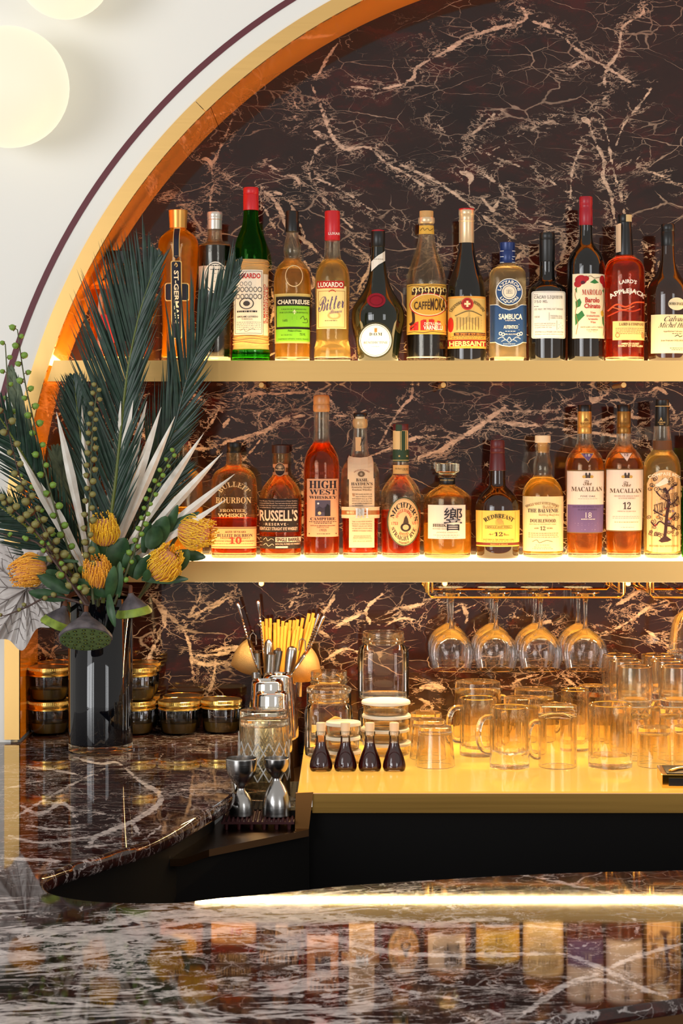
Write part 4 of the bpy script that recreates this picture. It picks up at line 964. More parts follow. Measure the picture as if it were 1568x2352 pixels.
d.rect(486, 589, 1209, 1258, (228, 170, 118)); d.rect(486, 589, 1211, 1212.5, (120, 80, 60), 'lettering', .0006); d.rect(486, 589, 1254, 1255.5, (120, 80, 60), 'lettering', .0006); d.text('AGED 10 YEARS', 518, 566, 1218, 1222.5, (70, 44, 40), 'B'); d.text('BULLEIT BOURBON', 500, 581, 1225, 1232, (40, 34, 50), 'B'); d.text('FRONTIER WHISKEY', 508, 576, 1233, 1236.5, (90, 60, 50), 'n'); d.text('10', 528, 556, 1232, 1247, (184, 50, 34), 'B', off=.001); d.text('KENTUCKY STRAIGHT BOURBON WHISKEY', 493, 585, 1240, 1243, (110, 70, 56), 'B'); d.micro(492, 584, 1247, 1, (140, 90, 70)); b.done()
b = Bottle('rye_bottle', 'stout rye whiskey bottle with dark stopper, neck medallion and black labels', 644, 2, [(1042,18),(1050,18.5),(1062,17.5),(1064,19),(1068,17),(1088,17),(1094,20),(1103,29),(1116,40),(1134,47.5),(1165,49.5),(1283,47)], G_amber, liq=(L_brown, 1158), caps=[('stopper', [(1022,19),(1023,20.5),(1041,20),(1042,18)], C_brown)])
d = b.d; d.rect(626.5, 661.5, 1066, 1074, (206, 150, 110), 'neck_label', .0005); d.rect(626.5, 661.5, 1084, 1090, (206, 150, 110), 'neck_label', .0005); d.ell(643, 1078, 13, 16, (206, 150, 110), 'neck_label', .001); d.ell(643, 1078, 11.5, 14, (44, 28, 24), 'neck_label', .0013); d.text("RUSSELL'S", 633, 653, 1076, 1081, (226, 190, 150), 'h', off=.0017, part='neck_lettering')
for a in range(7): d.line([(643,1075),(643 + 9 * math.cos(.3 + a * .42), 1075 - 9 * math.sin(.3 + a * .42))], 1, (226, 190, 150), .0017, 'neck_lettering')
bk = (40, 28, 26); lt = (232, 196, 178)
d.rect(595, 686, 1144, 1220, bk); d.text("RUSSELL'S", 597, 684, 1169, 1195, lt, 'h'); d.text('RESERVE', 611, 658, 1199, 1205, lt, 'b', space=1.3); d.line([(596,1202),(608,1202)], .8, lt); d.line([(661,1202),(684,1202)], .8, lt); d.text('KENTUCKY STRAIGHT RYE WHISKEY', 597, 684, 1208.5, 1216, lt, 'b')
for k, s_ in enumerate(("Over 90 years. That's the combined tenure of Master Distillers", "Jimmy and Eddie Russell. They hand select barrels only when", "making a rye that delivers a balance of spicy pepper", "and sweet flavors. Their experience guarantees yours.")): d.text(s_, 596, 683, 1148 + k * 5, 1151.4 + k * 5, lt, 'n')
d.rect(595, 692, 1230, 1258, bk); d.rect(634, 691, 1231.5, 1242.5, lt, 'lettering', .0006); d.text('SINGLE BARREL', 636, 689, 1233, 1241.5, bk, 'h', off=.001); d.text('NON-CHILL FILTERED RYE WHISKEY', 634, 690, 1245, 1249, lt, 'n'); d.rect(634, 662, 1252, 1256, lt, 'lettering', .0006); d.line([(606,1238),(612,1233),(616,1240),(624,1235),(630,1238)], 1, lt); d.line([(606,1250),(612,1246),(618,1252),(626,1247),(630,1250)], 1, lt); d.micro(597, 603, 1234, 1, lt); d.micro(597, 603, 1242, 1, lt); d.micro(597, 603, 1250, 1, lt); b.done()
b = Bottle('campfire_whiskey_bottle', 'tallest amber whiskey bottle on the lower shelf with slab-lettered tan label', 738, 2, [(945,17),(1005,17),(1016,19),(1026,26),(1040,35),(1056,40.5),(1080,41.5),(1283,41)], G_clear, liq=(L_brown, 1018), caps=[('stopper', [(907,14),(909,17),(913,18.6),(927,18.6),(930,17.5)], C_wood), ('neck_ring', [(929,18.4),(931,19.2),(942,19.2),(946,17.4)], C_wood)])
d = b.d; tn = (222, 160, 122); dk = (44, 32, 40); d.rect(705, 777, 1099, 1231, tn); d.text('HIGH', 710, 773, 1103, 1121, dk, 'B'); d.text('WEST', 711, 773, 1123, 1135, dk, 'B'); d.text('HIGH', 710.6, 773.6, 1103, 1121, dk, 'B'); d.text('WHISKEY', 710, 773, 1138, 1144.5, dk, 'B'); d.line([(710,1146.5),(773,1146.5)], 1, dk)
d.rect(724, 759, 1148, 1184, (84, 74, 92), 'lettering', .0006); d.poly([(725,1168),(733,1161),(742,1166),(748,1162),(758,1168),(758,1184),(725,1184)], (64, 54, 68), .0008); d.poly([(746,1184),(747,1166),(752,1156),(757,1160),(758,1184)], (34, 28, 36), .001); d.ell(731, 1155, 2.4, 2.4, (220, 214, 214), 'lettering', .001, seg=10); d.ell(734, 1177, 4, 4, (244, 190, 140), 'lettering', .001, seg=10)
d.text('CAMPFIRE', 713, 770, 1187, 1193.5, dk, 'B'); d.micro(710, 773, 1196, 1.3, dk); d.micro(722, 762, 1199.5, 1.3, dk); d.text('BOTTLED BY HIGH WEST DISTILLERY', 713, 770, 1204.5, 1207, dk, 'B'); d.text('PARK CITY, UTAH', 728, 755, 1208.5, 1211, dk, 'B'); d.text('17025', 734, 750, 1213.5, 1218.5, dk, 'i'); d.micro(728, 758, 1224, 1, dk); d.text('★', 708.5, 712.5, 1222, 1226, dk); d.text('★', 770, 774, 1222, 1226, dk); d.text('DISTILLERY', 712, 772, 1083, 1089, (120, 40, 16), 'B', off=.0009, part='glass_emboss'); b.done()
b = Bottle('bibbed_bourbon_bottle', 'slim-necked bottle wearing a long paper bib and metal belt', 827, 2, [(982,14.5),(1000,15),(1030,18),(1048,20.5),(1056,27),(1066,37),(1082,43.5),(1110,45),(1165,44.5),(1180,43),(1190,41),(1283,40)], G_clear, ry=.7, liq=(L_red, 1190), caps=[('cap', [(949,15),(951,16.4),(956,16.4),(957,15)], C_black), ('cork', [(957,11),(962,11.5),(984,11)], C_pcork), ('lip', [(962,15.5),(965,17.2),(978,17.2),(983,15)], G_base)])
d = b.d; pp = (226, 190, 152)
d.strip([(798, 1044, 1100), (801, 1047, 1100), (812, 1050, 1100), (828, 1051, 1100), (844, 1049, 1100), (854, 1045, 1100), (857, 1043, 1100)], pp, 'label', .0045, rows=6); d.strip([(801, 1098, 1256), (812, 1098, 1256), (830, 1098, 1256), (848, 1098, 1256), (859, 1098, 1256)], pp, 'label', .0045, rows=6)
d.rect(816, 829, 1004, 1036, (226, 176, 120), 'neck_label', .0005); d.line([(827,1024),(832,1010),(828,1020),(836,1004)], 1.4, K, .0009, 'neck_lettering')
o_ = .0052; d.arc('ARTFULLY AGED', 830, 1110, 30, 33, 125, 55, (150, 70, 50), 'n', o_); d.ell(829, 1088, 8, 6.5, (110, 84, 60), 'lettering', o_, r0=.45); d.line([(822,1088),(836,1088)], 1.2, (110, 84, 60), o_); d.text('BASIL', 817, 845, 1098, 1105, dk, 'B', off=o_); d.text("HAYDEN'S", 806, 855, 1107, 1114, dk, 'B', off=o_); d.text('Kentucky Straight', 807, 854, 1116, 1121, (90, 70, 64), 'B', off=o_); d.text('Bourbon Whiskey', 808, 853, 1122, 1127, (90, 70, 64), 'B', off=o_); d.text('W', 808, 815, 1132, 1140, (150, 90, 50), 'B', off=o_)
for k, s_ in enumerate(('HEN BASIL HAYDEN, SR.', 'began distilling his smooth', 'BOURBON here in 1796,', 'KENTUCKY was but four years', 'old and GEORGE WASHINGTON', 'was PRESIDENT.')): d.text(s_, 816 if k < 2 else 808, 854 if k < 5 else 834, 1132.5 + k * 5.2, 1135.8 + k * 5.2, (80, 66, 60), 'B', off=o_)
for k, s_ in enumerate(("Today, we make BASIL HAYDEN'S", 'Kentucky Straight Bourbon', 'WHISKEY using the same skill and', 'care that made it a favorite among', "AMERICA'S frontier settlers.")): d.text(s_, 808, 854, 1195 + k * 5.2, 1198.4 + k * 5.2, (80, 66, 60), 'B', off=o_)
for k, s_ in enumerate(('DISTILLED AND BOTTLED BY', 'KENTUCKY SPRINGS DISTILLING CO.', 'CLERMONT, FRANKFORT, KENTUCKY USA')): d.text(s_, 812 - k * 1.5, 851 + k * 1.5, 1228 + k * 3.4, 1230.4 + k * 3.4, (70, 56, 52), 'n', off=o_)
d.text('750 ML  40% ALC./VOL. (80 PROOF)', 810, 854, 1240, 1243.5, (70, 56, 52), 'n', off=o_)
for y0, c in ((1163, pp), (1181, pp)): d.rect(784, 871, y0, y0 + 8, c, 'belt', .0058)
d.rect(784, 871, 1171, 1181, (196, 130, 80), 'belt', .0056, metal=.7); d.rect(817, 836, 1168, 1183, (214, 206, 198), 'belt_buckle', .008, metal=.8); d.text('BH', 815, 846, 1166, 1188, (226, 220, 214), 'B', off=.0095, part='belt_buckle', metal=.8); d.micro(796, 812, 1173.5, 5, (230, 180, 130), off=.0062); b.done()
b = Bottle('oval_label_rye_bottle', 'round-bellied rye bottle with green neck bands and tilted oval label', 920, 2, [(990,17.5),(1028,18.5),(1088,18.5),(1094,21),(1103,30),(1116,39),(1132,46),(1150,46.5),(1283,44)], G_clear, liq=(L_red, 1171), caps=[('cap', [(974,17.5),(975,18.2),(989,18),(991,17)], C_wax)])
d = b.d; gnn = (44, 66, 44); d.rect(908, 922, 975, 990, gnn, 'cap_band', .0007); d.rect(902, 936, 989, 1032, (226, 190, 130), 'neck_label', .0006); d.rect(918, 933, 990, 1034, gnn, 'neck_label', .0009); d.rect(919.5, 921, 990, 1034, gd, 'neck_label', .001); d.rect(930, 931.5, 990, 1034, gd, 'neck_label', .001)
d.rect(901.5, 938.5, 1033, 1060, gnn, 'neck_label', .0009); d.text('★', 913, 919, 1044, 1050, gd, off=.0013, part='neck_lettering'); d.text('★', 931, 937, 1044, 1050, gd, off=.0013, part='neck_lettering'); d.rect(901.5, 938.5, 1056, 1057.5, gd, 'neck_label', .0011); d.rect(902, 938, 1068, 1088, (222, 170, 100), 'neck_label', .0008); d.text("Michter's", 906, 922, 1074, 1078, br, 'i', off=.0012, part='neck_lettering'); d.text('17G92', 924, 937, 1075, 1081, K, 'i', off=.0012, part='neck_lettering')
d.ell(926, 1196, 38, 56, (74, 76, 52)); d.ell(926, 1196, 35, 53, (230, 182, 130), 'label', .0006); d.ell(926, 1196, 33.5, 51.5, (130, 100, 70), 'lettering', .0008, r0=.985)
d.arc("MICHTER'S", 926, 1198, 24, 33, 166, 4, K, 'B', .001, ky=1.42); d.arc('SINGLE BARREL', 926, 1198, 16, 21, 158, 20, (184, 70, 50), 'B', .001, ky=1.5); d.arc('STRAIGHT RYE', 926, 1196, 31, 24, 200, 336, K, 'B', .001, ky=1.42); d.arc('KENTUCKY', 926, 1196, 22, 17.5, 238, 302, (150, 70, 40), 'B', .001, ky=1.5); d.arc('WHISKEY', 926, 1196, 34, 31, 248, 292, K, 'B', .001, ky=1.5)
d.ell(930, 1209, 12, 10, (60, 44, 36), 'lettering', .0008); d.ell(930, 1209, 7, 6, (226, 176, 126), 'lettering', .001); d.poly([(924,1200),(927,1188),(931,1182),(935,1190),(937,1200)], (70, 52, 40), .001); d.text('1753', 898, 912, 1197, 1204, (184, 70, 50), 'b'); d.text('US·1', 945, 959, 1196, 1203, (184, 70, 50), 'b'); b.done()
b = Bottle('faceted_decanter_bottle', 'low faceted whisky decanter with square glass stopper and white label', 1027, 2, [(1098,17),(1112,17),(1116,20),(1122,31),(1130,43),(1138,52),(1143,55),(1150,55),(1262,55),(1283,53)], G_amber, liq=(L_gold, 1202), seg=24, caps=[('collar', [(1097,17.6),(1098,18),(1112,18),(1113,17.4)], C_black), ('stopper', [(1064,26),(1065,28),(1083,28),(1085,26),(1087,19),(1092,22),(1096,21),(1098,17)], G_base)])
d = b.d; pw = (234, 212, 196); b.surf_ = None
d.rect(981, 1066, 1158, 1235, pw, 'label', .0012)
o_ = .0022
d.text('響', 1016, 1058, 1164, 1216, (30, 24, 40), 'n', off=o_); d.text('HIBIKI', 991, 1026, 1201, 1208, K, 'B', off=o_); d.text('SUNTORY WHISKY', 991, 1026, 1211, 1213.5, K, 'B', off=o_); d.text('JAPANESE HARMONY', 999, 1048, 1219, 1222.5, (150, 120, 100), 'n', off=o_); d.micro(993, 1052, 1226, 1, (150, 120, 100), off=o_); d.micro(1000, 1048, 1230, 1, (150, 120, 100), off=o_); d.text('SUNTORY WHISKY', 1010, 1041, 1101, 1104, gd, 'B', off=.0016, part='neck_lettering'); b.done()
b = Bottle('pot_still_whiskey_bottle', 'dark rounded whiskey bottle with maroon capsule and yellow label', 1142, 2, [(1078,18),(1112,18.5),(1118,21),(1126,30),(1136,40),(1150,48),(1168,51.5),(1283,49)], G_brown, caps=[('capsule', [(1011,15),(1013,16.3),(1028,16.3),(1029,15.7),(1031,16.6),(1040,16.8),(1041,16),(1043,17),(1080,19.5),(1081,18.5)], C_wax)])
d = b.d; yl = (236, 196, 92); d.rect(1091, 1194, 1171, 1244, yl); d.rect(1091, 1194, 1244, 1250, (110, 40, 26), 'label', .0004); d.rect(1091, 1194, 1250, 1253, (220, 170, 80), 'label', .0004); d.arc('REDBREAST', 1142, 1240, 52, 62, 126, 54, K, 'B', .001); d.ell(1142, 1198, 8, 9, (214, 170, 80), 'lettering', .0007); d.poly([(1136,1192),(1144,1188),(1151,1197),(1153,1203),(1141,1202)], (206, 156, 80), .0009)
d.frame(1111, 1172, 1205, 1212, .7, (120, 90, 40)); d.text('SINGLE POT STILL', 1114, 1169, 1206.5, 1210.5, (90, 60, 40), 'B'); d.text('IRISH WHISKEY', 1120, 1163, 1214, 1217, (220, 200, 140), 'B'); d.text('12', 1131, 1150, 1220, 1229, (60, 26, 26), 'B'); d.text('Aged', 1118, 1129, 1222, 1228, (90, 60, 40), 's'); d.text('Years', 1152, 1165, 1222, 1228, (90, 60, 40), 's'); d.text('MATURED IN THE FINEST Oak CASKS', 1106, 1177, 1235.5, 1238.5, (90, 60, 40), 'B'); d.micro(1106, 1177, 1240, 1, (120, 90, 50)); d.line([(1104,1174),(1104,1242)], .7, (190, 150, 70)); d.line([(1180,1174),(1180,1242)], .7, (190, 150, 70)); d.text('PRODUCT OF IRELAND', 1122, 1162, 1246, 1248.6, (220, 170, 90), 'B'); b.done()
b = Bottle('bulb_neck_scotch_bottle', 'pale scotch bottle with bulbous neck, wooden stopper and cream label', 1246, 2, [(1020,17.5),(1023,18.5),(1030,17),(1038,15.2),(1052,17),(1066,21.5),(1078,22.5),(1088,21),(1094,22),(1102,30),(1114,40),(1130,46.5),(1150,47.5),(1283,46)], G_clear, liq=(L_gold, 1100), caps=[('stopper', [(1000,17),(1001,18),(1016,18),(1017,17)], C_pcork), ('cork', [(1017,11),(1040,10.5)], C_cork)])
d = b.d; crm = (242, 212, 160); d.rect(1199, 1293, 1139, 1264, crm); d.arc('SINGLE MALT SCOTCH WHISKY', 1242, 1240, 83, 89, 116, 64, (120, 90, 60), 'B', .001); d.text('Distilled at', 1241, 1274, 1159, 1166, (150, 120, 80), 's'); d.text('THE BALVENIE', 1208, 1278, 1167, 1175.5, dk, 'B'); d.text('Distillery Banffshire', 1232, 1280, 1178, 1185, (150, 120, 80), 's'); d.text('DOUBLEWOOD.', 1213, 1273, 1190.5, 1198.5, (80, 60, 40), 'B'); d.text('MATURED IN TWO DISTINCT CASKS', 1212, 1272, 1201, 1203.5, (150, 110, 70), 'n'); d.text('12', 1235, 1247, 1207, 1216, (80, 60, 40), 'B'); d.text('AGED', 1222, 1232, 1209.5, 1213, (80, 60, 40), 'B'); d.text('YEARS', 1250, 1264, 1209.5, 1213, (80, 60, 40), 'B')
for k in range(3): d.micro(1210, 1278, 1222 + k * 4.4, 1.3, (160, 120, 80), k)
d.line([(1218,1242),(1228,1238),(1234,1244),(1250,1239),(1264,1242)], 1, (80, 60, 50)); d.micro(1225, 1258, 1249, 1, (160, 120, 80)); d.micro(1222, 1262, 1254, 1, (160, 120, 80)); d.micro(1218, 1265, 1257.5, 1, (160, 120, 80)); b.done()
def scotch(cx, label, l0, l1, lab, capm, dy0):
    b = Bottle('single_malt_bottle', label, cx, 2, [(994,16.5),(1010,17),(1024,20),(1032,26),(1042,36),(1058,43),(1075,44.8),(1120,44.2),(1220,41),(1283,39)], G_clear, liq=(L_amber, 1052), caps=[('cap', [(930,15.2),(931,16),(945,16),(946,15)], C_black), ('capsule', [(945,15.8),(946,16.2),(980,16.4),(981,15.9),(982,16.4),(995,16.6),(996,16.2)], capm)])
    d = b.d; e0 = 'THE MACALLAN'
    d.text('MACALLAN', cx - 12, cx + 14, 970, 975, (130, 92, 40), 'B', off=.0006, part='cap_lettering'); d.poly([(cx - 4, 966), (cx + 2, 960), (cx + 8, 966), (cx + 2, 968)], (130, 92, 40), .0006, 'cap_lettering')
    d.rect(cx - 43, cx + 43, l0, l1, (120, 90, 50)); d.rect(cx - 42, cx + 42, l0 + 2.5, l1 - 2.5, (238, 216, 200), 'label', .0005)
    return b, d
b, d = scotch(1342, 'scotch bottle with white and purple label and light gold capsule', 1079, 1223, None, C_gold, 0)
pu = (108, 84, 130); d.poly([(1328,1040),(1360,1040),(1345,1062)], gd, .0012, 'neck_label'); d.poly([(1330,1041.5),(1358,1041.5),(1345,1060)], pu, .0015, 'neck_label'); d.text('18', 1340, 1350, 1042, 1048, W_, 'n', off=.0022, part='neck_lettering')
d.rect(1301, 1384, 1158, 1221, pu, 'label', .0007); gdk = (120, 90, 56)
def castle(d, cx, y):
    for q in (-4, 4): d.rect(cx + q - 2, cx + q + 2, y, y + 9, (60, 50, 44), 'lettering', .0008, rows=1); d.poly([(cx + q - 2.6, y), (cx + q, y - 4), (cx + q + 2.6, y)], (60, 50, 44), .0008)
    d.rect(cx - 3, cx + 3, y + 2, y + 9, (90, 70, 60), 'lettering', .0009, rows=1); d.ell(cx - 9, y + 6, 4, 3.5, (200, 160, 80), 'lettering', .0009, seg=10); d.ell(cx + 9, y + 6, 4, 3.5, (200, 160, 80), 'lettering', .0009, seg=10)
castle(d, 1344, 1088); d.text('The', 1333, 1353, 1102, 1114, gdk, 's'); d.text('MACALLAN', 1308, 1379, 1117, 1127.5, (96, 74, 50), 'B'); d.text('FINE OAK', 1328, 1362, 1136.5, 1140.5, dk, 'n', space=1.2); d.micro(1322, 1366, 1144, 1, (180, 160, 140)); d.text('HIGHLAND SINGLE MALT', 1311, 1376, 1160.5, 1164.5, (70, 50, 80), 'B'); d.text('SCOTCH WHISKY', 1322, 1366, 1167, 1171, (70, 50, 80), 'B'); d.text('18', 1339, 1353, 1175, 1188, (220, 200, 200), 'n'); d.text('EIGHTEEN YEARS OLD', 1329, 1361, 1189.5, 1192, W_, 'B'); d.micro(1316, 1372, 1200, 1, (170, 150, 180)); d.micro(1322, 1366, 1204, 1, (170, 150, 180)); d.micro(1326, 1362, 1214, 1.2, (170, 150, 180)); b.done()
b, d = scotch(1432, 'scotch bottle with plain white label and darker bronze capsule', 1076, 1219, None, C_bronze, 0)
d.poly([(1417,1039),(1448,1039),(1433,1061)], (110, 80, 50), .0012, 'neck_label'); d.poly([(1419.5,1040.5),(1445.5,1040.5),(1433,1058.5)], (238, 206, 188), .0015, 'neck_label'); d.text('12', 1428, 1437, 1041, 1047, (90, 70, 60), 'n', off=.0022, part='neck_lettering')
castle(d, 1433, 1088); d.text('The', 1422, 1442, 1105, 1117, gdk, 's'); d.text('MACALLAN', 1396, 1469, 1121, 1131, (96, 74, 50), 'B'); d.text('HIGHLAND SINGLE MALT', 1405, 1462, 1136.5, 1140, (170, 146, 130), 'B'); d.text('SCOTCH WHISKY', 1414, 1453, 1141.5, 1145, (170, 146, 130), 'B'); d.text('12', 1424, 1442, 1152, 1168, (60, 46, 40), 'B'); d.text('TWELVE YEARS OLD', 1412, 1454, 1171.5, 1174.5, (170, 146, 130), 'B'); d.micro(1402, 1464, 1184, 1.2, (190, 166, 150)); d.micro(1402, 1464, 1188, 1.2, (190, 166, 150)); d.micro(1406, 1460, 1197, 1.4, (200, 160, 90)); d.micro(1420, 1450, 1209, 1.2, (190, 166, 150)); b.done()
b = Bottle('tree_label_scotch_bottle', 'clear scotch bottle printed all over with a curling dark tree', 1520, 2, [(978,18.5),(1008,20.5),(1012,21.5),(1032,22),(1038,26),(1048,35),(1062,41),(1080,43),(1283,42)], G_clear, liq=(L_pale, 1046), caps=[('cap', [(918,15),(919,16),(932,16),(933,15.4),(934,16.4),(978,17),(979,16.4)], C_black)])
d = b.d; d.rect(1498, 1542, 1012, 1033, (110, 70, 40), 'neck_label', .0006); d.rect(1503, 1536, 932.5, 934, gd, 'cap_band', .0006); d.text('A', 1511, 1518, 959, 967, gd, 'h', off=.001, part='cap_lettering'); d.text('COMPASS', 1508, 1524, 968.5, 972, gd, 'b', off=.001, part='cap_lettering'); d.text('BOX', 1511, 1520, 973, 976, gd, 'b', off=.001, part='cap_lettering')
pk = (232, 186, 130)
d.strip([(1482, 1110, 1262), (1486, 1098, 1264), (1496, 1086, 1266), (1508, 1080, 1267), (1520, 1078, 1267), (1532, 1080, 1267), (1546, 1086, 1266), (1556, 1098, 1264), (1560, 1110, 1262)], pk)
d.arc('COMPASS BOX', 1520, 1170, 79, 86, 116, 62, (250, 236, 206), 'h', .001)
tr = (62, 32, 34)
d.line([(1518,1238),(1521,1215),(1522,1200),(1524,1180),(1528,1155),(1526,1135),(1518,1120)], 7, tr, .0007); d.poly([(1505,1240),(1516,1230),(1524,1230),(1535,1238),(1526,1242),(1512,1244)], tr, .0007)
rng = random.Random(5)
for p in ([(1522,1205),(1508,1196),(1498,1206),(1490,1198)], [(1523,1195),(1536,1186),(1546,1176)], [(1527,1160),(1542,1152),(1552,1140)], [(1526,1150),(1510,1140),(1500,1128)], [(1524,1130),(1536,1118),(1548,1112)], [(1522,1205),(1538,1208),(1550,1216)], [(1522,1185),(1506,1178),(1494,1170)]):
    d.line(p, 3, tr, .0007)
def curl(x, y, r, s):
    d.line([(x + r * (1 - t / 15) * math.cos(s + t * .75), y + r * (1 - t / 15) * math.sin(s + t * .75)) for t in range(13)], 1.1, tr, .0007)
for q in range(46):
    x, y = rng.uniform(1486, 1555), rng.uniform(1092, 1232)
    if abs(x - 1522) > 6 or y < 1140: curl(x, y, rng.uniform(3.5, 7), rng.uniform(0, 6))
for k, c in enumerate(((150, 40, 40), (120, 90, 130), (196, 130, 60), (90, 80, 70))):
    for q in range(4): x, y = rng.uniform(1488, 1552), rng.uniform(1100, 1225); d.poly([(x - 3, y), (x, y - 2.5), (x + 4, y), (x, y + 2)], c, .0009)
d.poly([(1497,1113),(1510,1104),(1520,1096),(1526,1100),(1527,1108),(1518,1112),(1505,1117)], (240, 226, 204), .0009); d.text('SPICE TREE', 1508, 1552, 1135, 1147, (150, 110, 80), 'B', rise=6, off=.0011); d.text('EXTRAVAGANZA', 1495, 1556, 1158, 1180, (70, 44, 40), 'B', rise=22, off=.0012); d.text('BLENDED MALT SCOTCH WHISKY', 1486, 1554, 1250, 1254, (150, 90, 40), 'B'); d.micro(1488, 1504, 1228, 1.3, (110, 70, 50)); d.micro(1536, 1552, 1228, 1.3, (110, 70, 50)); b.done()
b = Bottle('green_glass_bottle', 'greenish whiskey bottle only just entering at the right end of lower shelf', 1610, 2, [(1030,16),(1080,18),(1095,26),(1110,40),(1130,45),(1283,45)], G_green, liq=(L_gold, 1110), caps=[('cap', [(1000,16),(1001,17),(1030,17),(1031,16)], C_black)])
b.done()
# ------------------------------------------------------------------ clear glassware and the things on the counters
G_glass = glass('clear_glass', (255, 252, 244), 1.45, 0.0, clear=.12)
G_wine = thin_glass('wine_glass_wall', (1, 1, 1), .75, .05)
M_white = plain('white_plastic_lid', (240, 230, 206), .45)
M_dkliq = plain('dark_syrup', (72, 20, 16), .04, spec=.6)
M_pres = plain('dark_preserve', (104, 80, 34), .15)
M_peel = plain('orange_peel', (232, 150, 50), .5, bump=.3, bscale=120)
def depth(yb): return .627 * F / (yb - VY)
def spot(cx, ybase_front, r): # centre on the worktop of a round thing whose front foot is seen at ybase_front
    y = depth(ybase_front) + r
    return ((cx - VX) * y / F, y, COUNTER + .0003)
def cup(mb, r0, r1, h, wall=.003, base=.008, seg=36, n=2.0, flute=None, inv=False, bulge=0.0):
    """closed thick-walled cup from foot radius r0 to rim radius r1"""
    K_ = 10
    out = [(h * i / K_, r0 + (r1 - r0) * i / K_ + bulge * math.sin(math.pi * i / K_)) for i in range(K_ + 1)]
    inn = [(max(base, h * i / K_), r0 + (r1 - r0) * i / K_ + bulge * math.sin(math.pi * i / K_) - wall) for i in range(K_, -1, -1) if h * i / K_ >= base * .9]
    prof = [(0, r0 * .9)] + [(max(z, .0015) if i == 0 else z, r) for i, (z, r) in enumerate(out)] + [(h + wall * .35, r1 - wall * .5)] + inn + [(base, inn[-1][1] * .55)]
    s0 = len(mb.v)
    mb.lathe(prof, seg, n, flute=flute)
    if inv: mb.move(Matrix.Translation((0, 0, h + wall * .4)) @ Matrix.Rotation(math.pi, 4, 'X'), s0)
    return mb
def handle(mb, r, z0, z1, out, th=.0055, side=-1):
    pts = []
    for k in range(13):
        a = math.pi * k / 12
        pts.append((side * (r - .002 + out * math.sin(a) ** .7), 0, (z0 + z1) / 2 + (z1 - z0) / 2 * math.cos(a)))
    return mb.tube(pts, th, 8)

# beer mugs and tumblers
def mug(label, loc, r, h, inv, hs=None, panels=0, r1=None, base=.014, rz=0):
    t = thing('beer_mug' if hs else 'pint_glass', label, 'mug' if hs else 'glass', loc, rz, group='clear glassware on the amber counter')
    fl = (lambda a, z: 1 - .05 * abs(math.sin(a * panels / 2)) ** 2 * (1 if .016 < z < h - .018 else 0)) if panels else None
    cup(MB(), r, r1 or r, h, .0042, base, 48 if panels else 36, flute=fl, inv=inv).obj('cup', G_glass, t)
    if hs:
        if inv: handle(MB(), r, .018, h - .03, .022, side=hs).obj('handle', G_glass, t)
        else: handle(MB(), r, .028, h - .018, .024, side=hs).obj('handle', G_glass, t)
    return t
def at(cx, yc): return ((cx - VX) * yc / F, yc, COUNTER + .0003)
mug('upright clear mug with left handle, third in front row', at(1170, 3.70), .0375, .114, False, -1, 12, base=.026)
mug('upside-down clear mug with left handle between the upright mug and ribbed pint', at(1280, 3.705), .0365, .116, True, -1)
mug('wide ribbed pint glass with a thick clear foot, right end of front row', at(1401, 3.705), .0415, .118, False, None, 14, base=.022)
mug('ribbed mug with left handle behind and left of the upright mug', at(1098, 3.84), .0365, .112, False, -1, 12)
mug('tall mug upside down with rounded shoulders behind the other mugs', at(1198, 3.875), .036, .108, True, -1, 0, .037)
mug('big wide upside-down mug at the back under the first hanging wine glasses', at(1097, 4.03), .046, .12, True, 1, 0, .053)
mug('low wide upside-down mug at the back under the third hanging wine glass', at(1226, 4.035), .040, .104, True, 1, 0, .043)
mug('narrow straight highball glass standing behind the ribbed pint', at(1320, 3.90), .0275, .12, False)
mug('second narrow highball at the back, half hidden behind the first highball', at(1360, 4.03), .0275, .112, True)
def tumbler(label, loc, r0, r1, h, inv, name='tumbler', facets=False, group='short tumblers on the amber counter', bulge=0.0):
    t = thing(name, label, 'glass', loc, group=group)
    fl = (lambda a, z: 1 - (.07 * (abs(math.sin(a * 6)) * (1 if int(z / .009) % 2 else 0) + abs(math.cos(a * 6)) * (0 if int(z / .009) % 2 else 1)) if z < .03 else 0)) if facets else None
    cup(MB(), r0, r1, h, .0028, .012, 48 if facets else 32, flute=fl, inv=inv, bulge=bulge).obj('cup', G_glass, t)
    return t
for k, (cx, yc) in enumerate(((999, 3.713), (985, 3.805), (978, 3.90))):
    tumbler(('upside-down tumbler at the front beside the syrup bottles', 'upside-down tumbler directly behind the foremost one', 'hindmost of three upside-down tumblers beside the lid stacks')[k], at(cx, yc), .031, .038, .075, True)
rk = 'rocks glasses stacked two high at the right'
names = [('front stack left of the brass tray', 1457, 3.80), ('front stack at the frame edge', 1553, 3.80), ('back stack left', 1437, 3.90), ('back stack right', 1530, 3.905), ('last stack by the marble, left', 1421, 4.0), ('last stack by the marble, right', 1510, 4.0)]
for nm, cx, yc in names:
    x, y, z = at(cx, yc)
    tumbler('faceted rocks glass upside down, lower glass of the ' + nm, (x, y, z), .033, .0355, .098, True, 'rocks_glass', True, rk)
    tumbler('rounded rocks glass standing upright on top of the ' + nm, (x, y, z + .1005), .031, .0335, .078, False, 'rocks_glass', False, rk, .003)
tumbler('upside-down clear tumbler in front of the stacked rocks glasses', at(1502, 3.715), .030, .0325, .074, True)
tumbler('upside-down clear tumbler behind the brass tray, cut by the right edge', at(1585, 3.725), .030, .0325, .074, True)

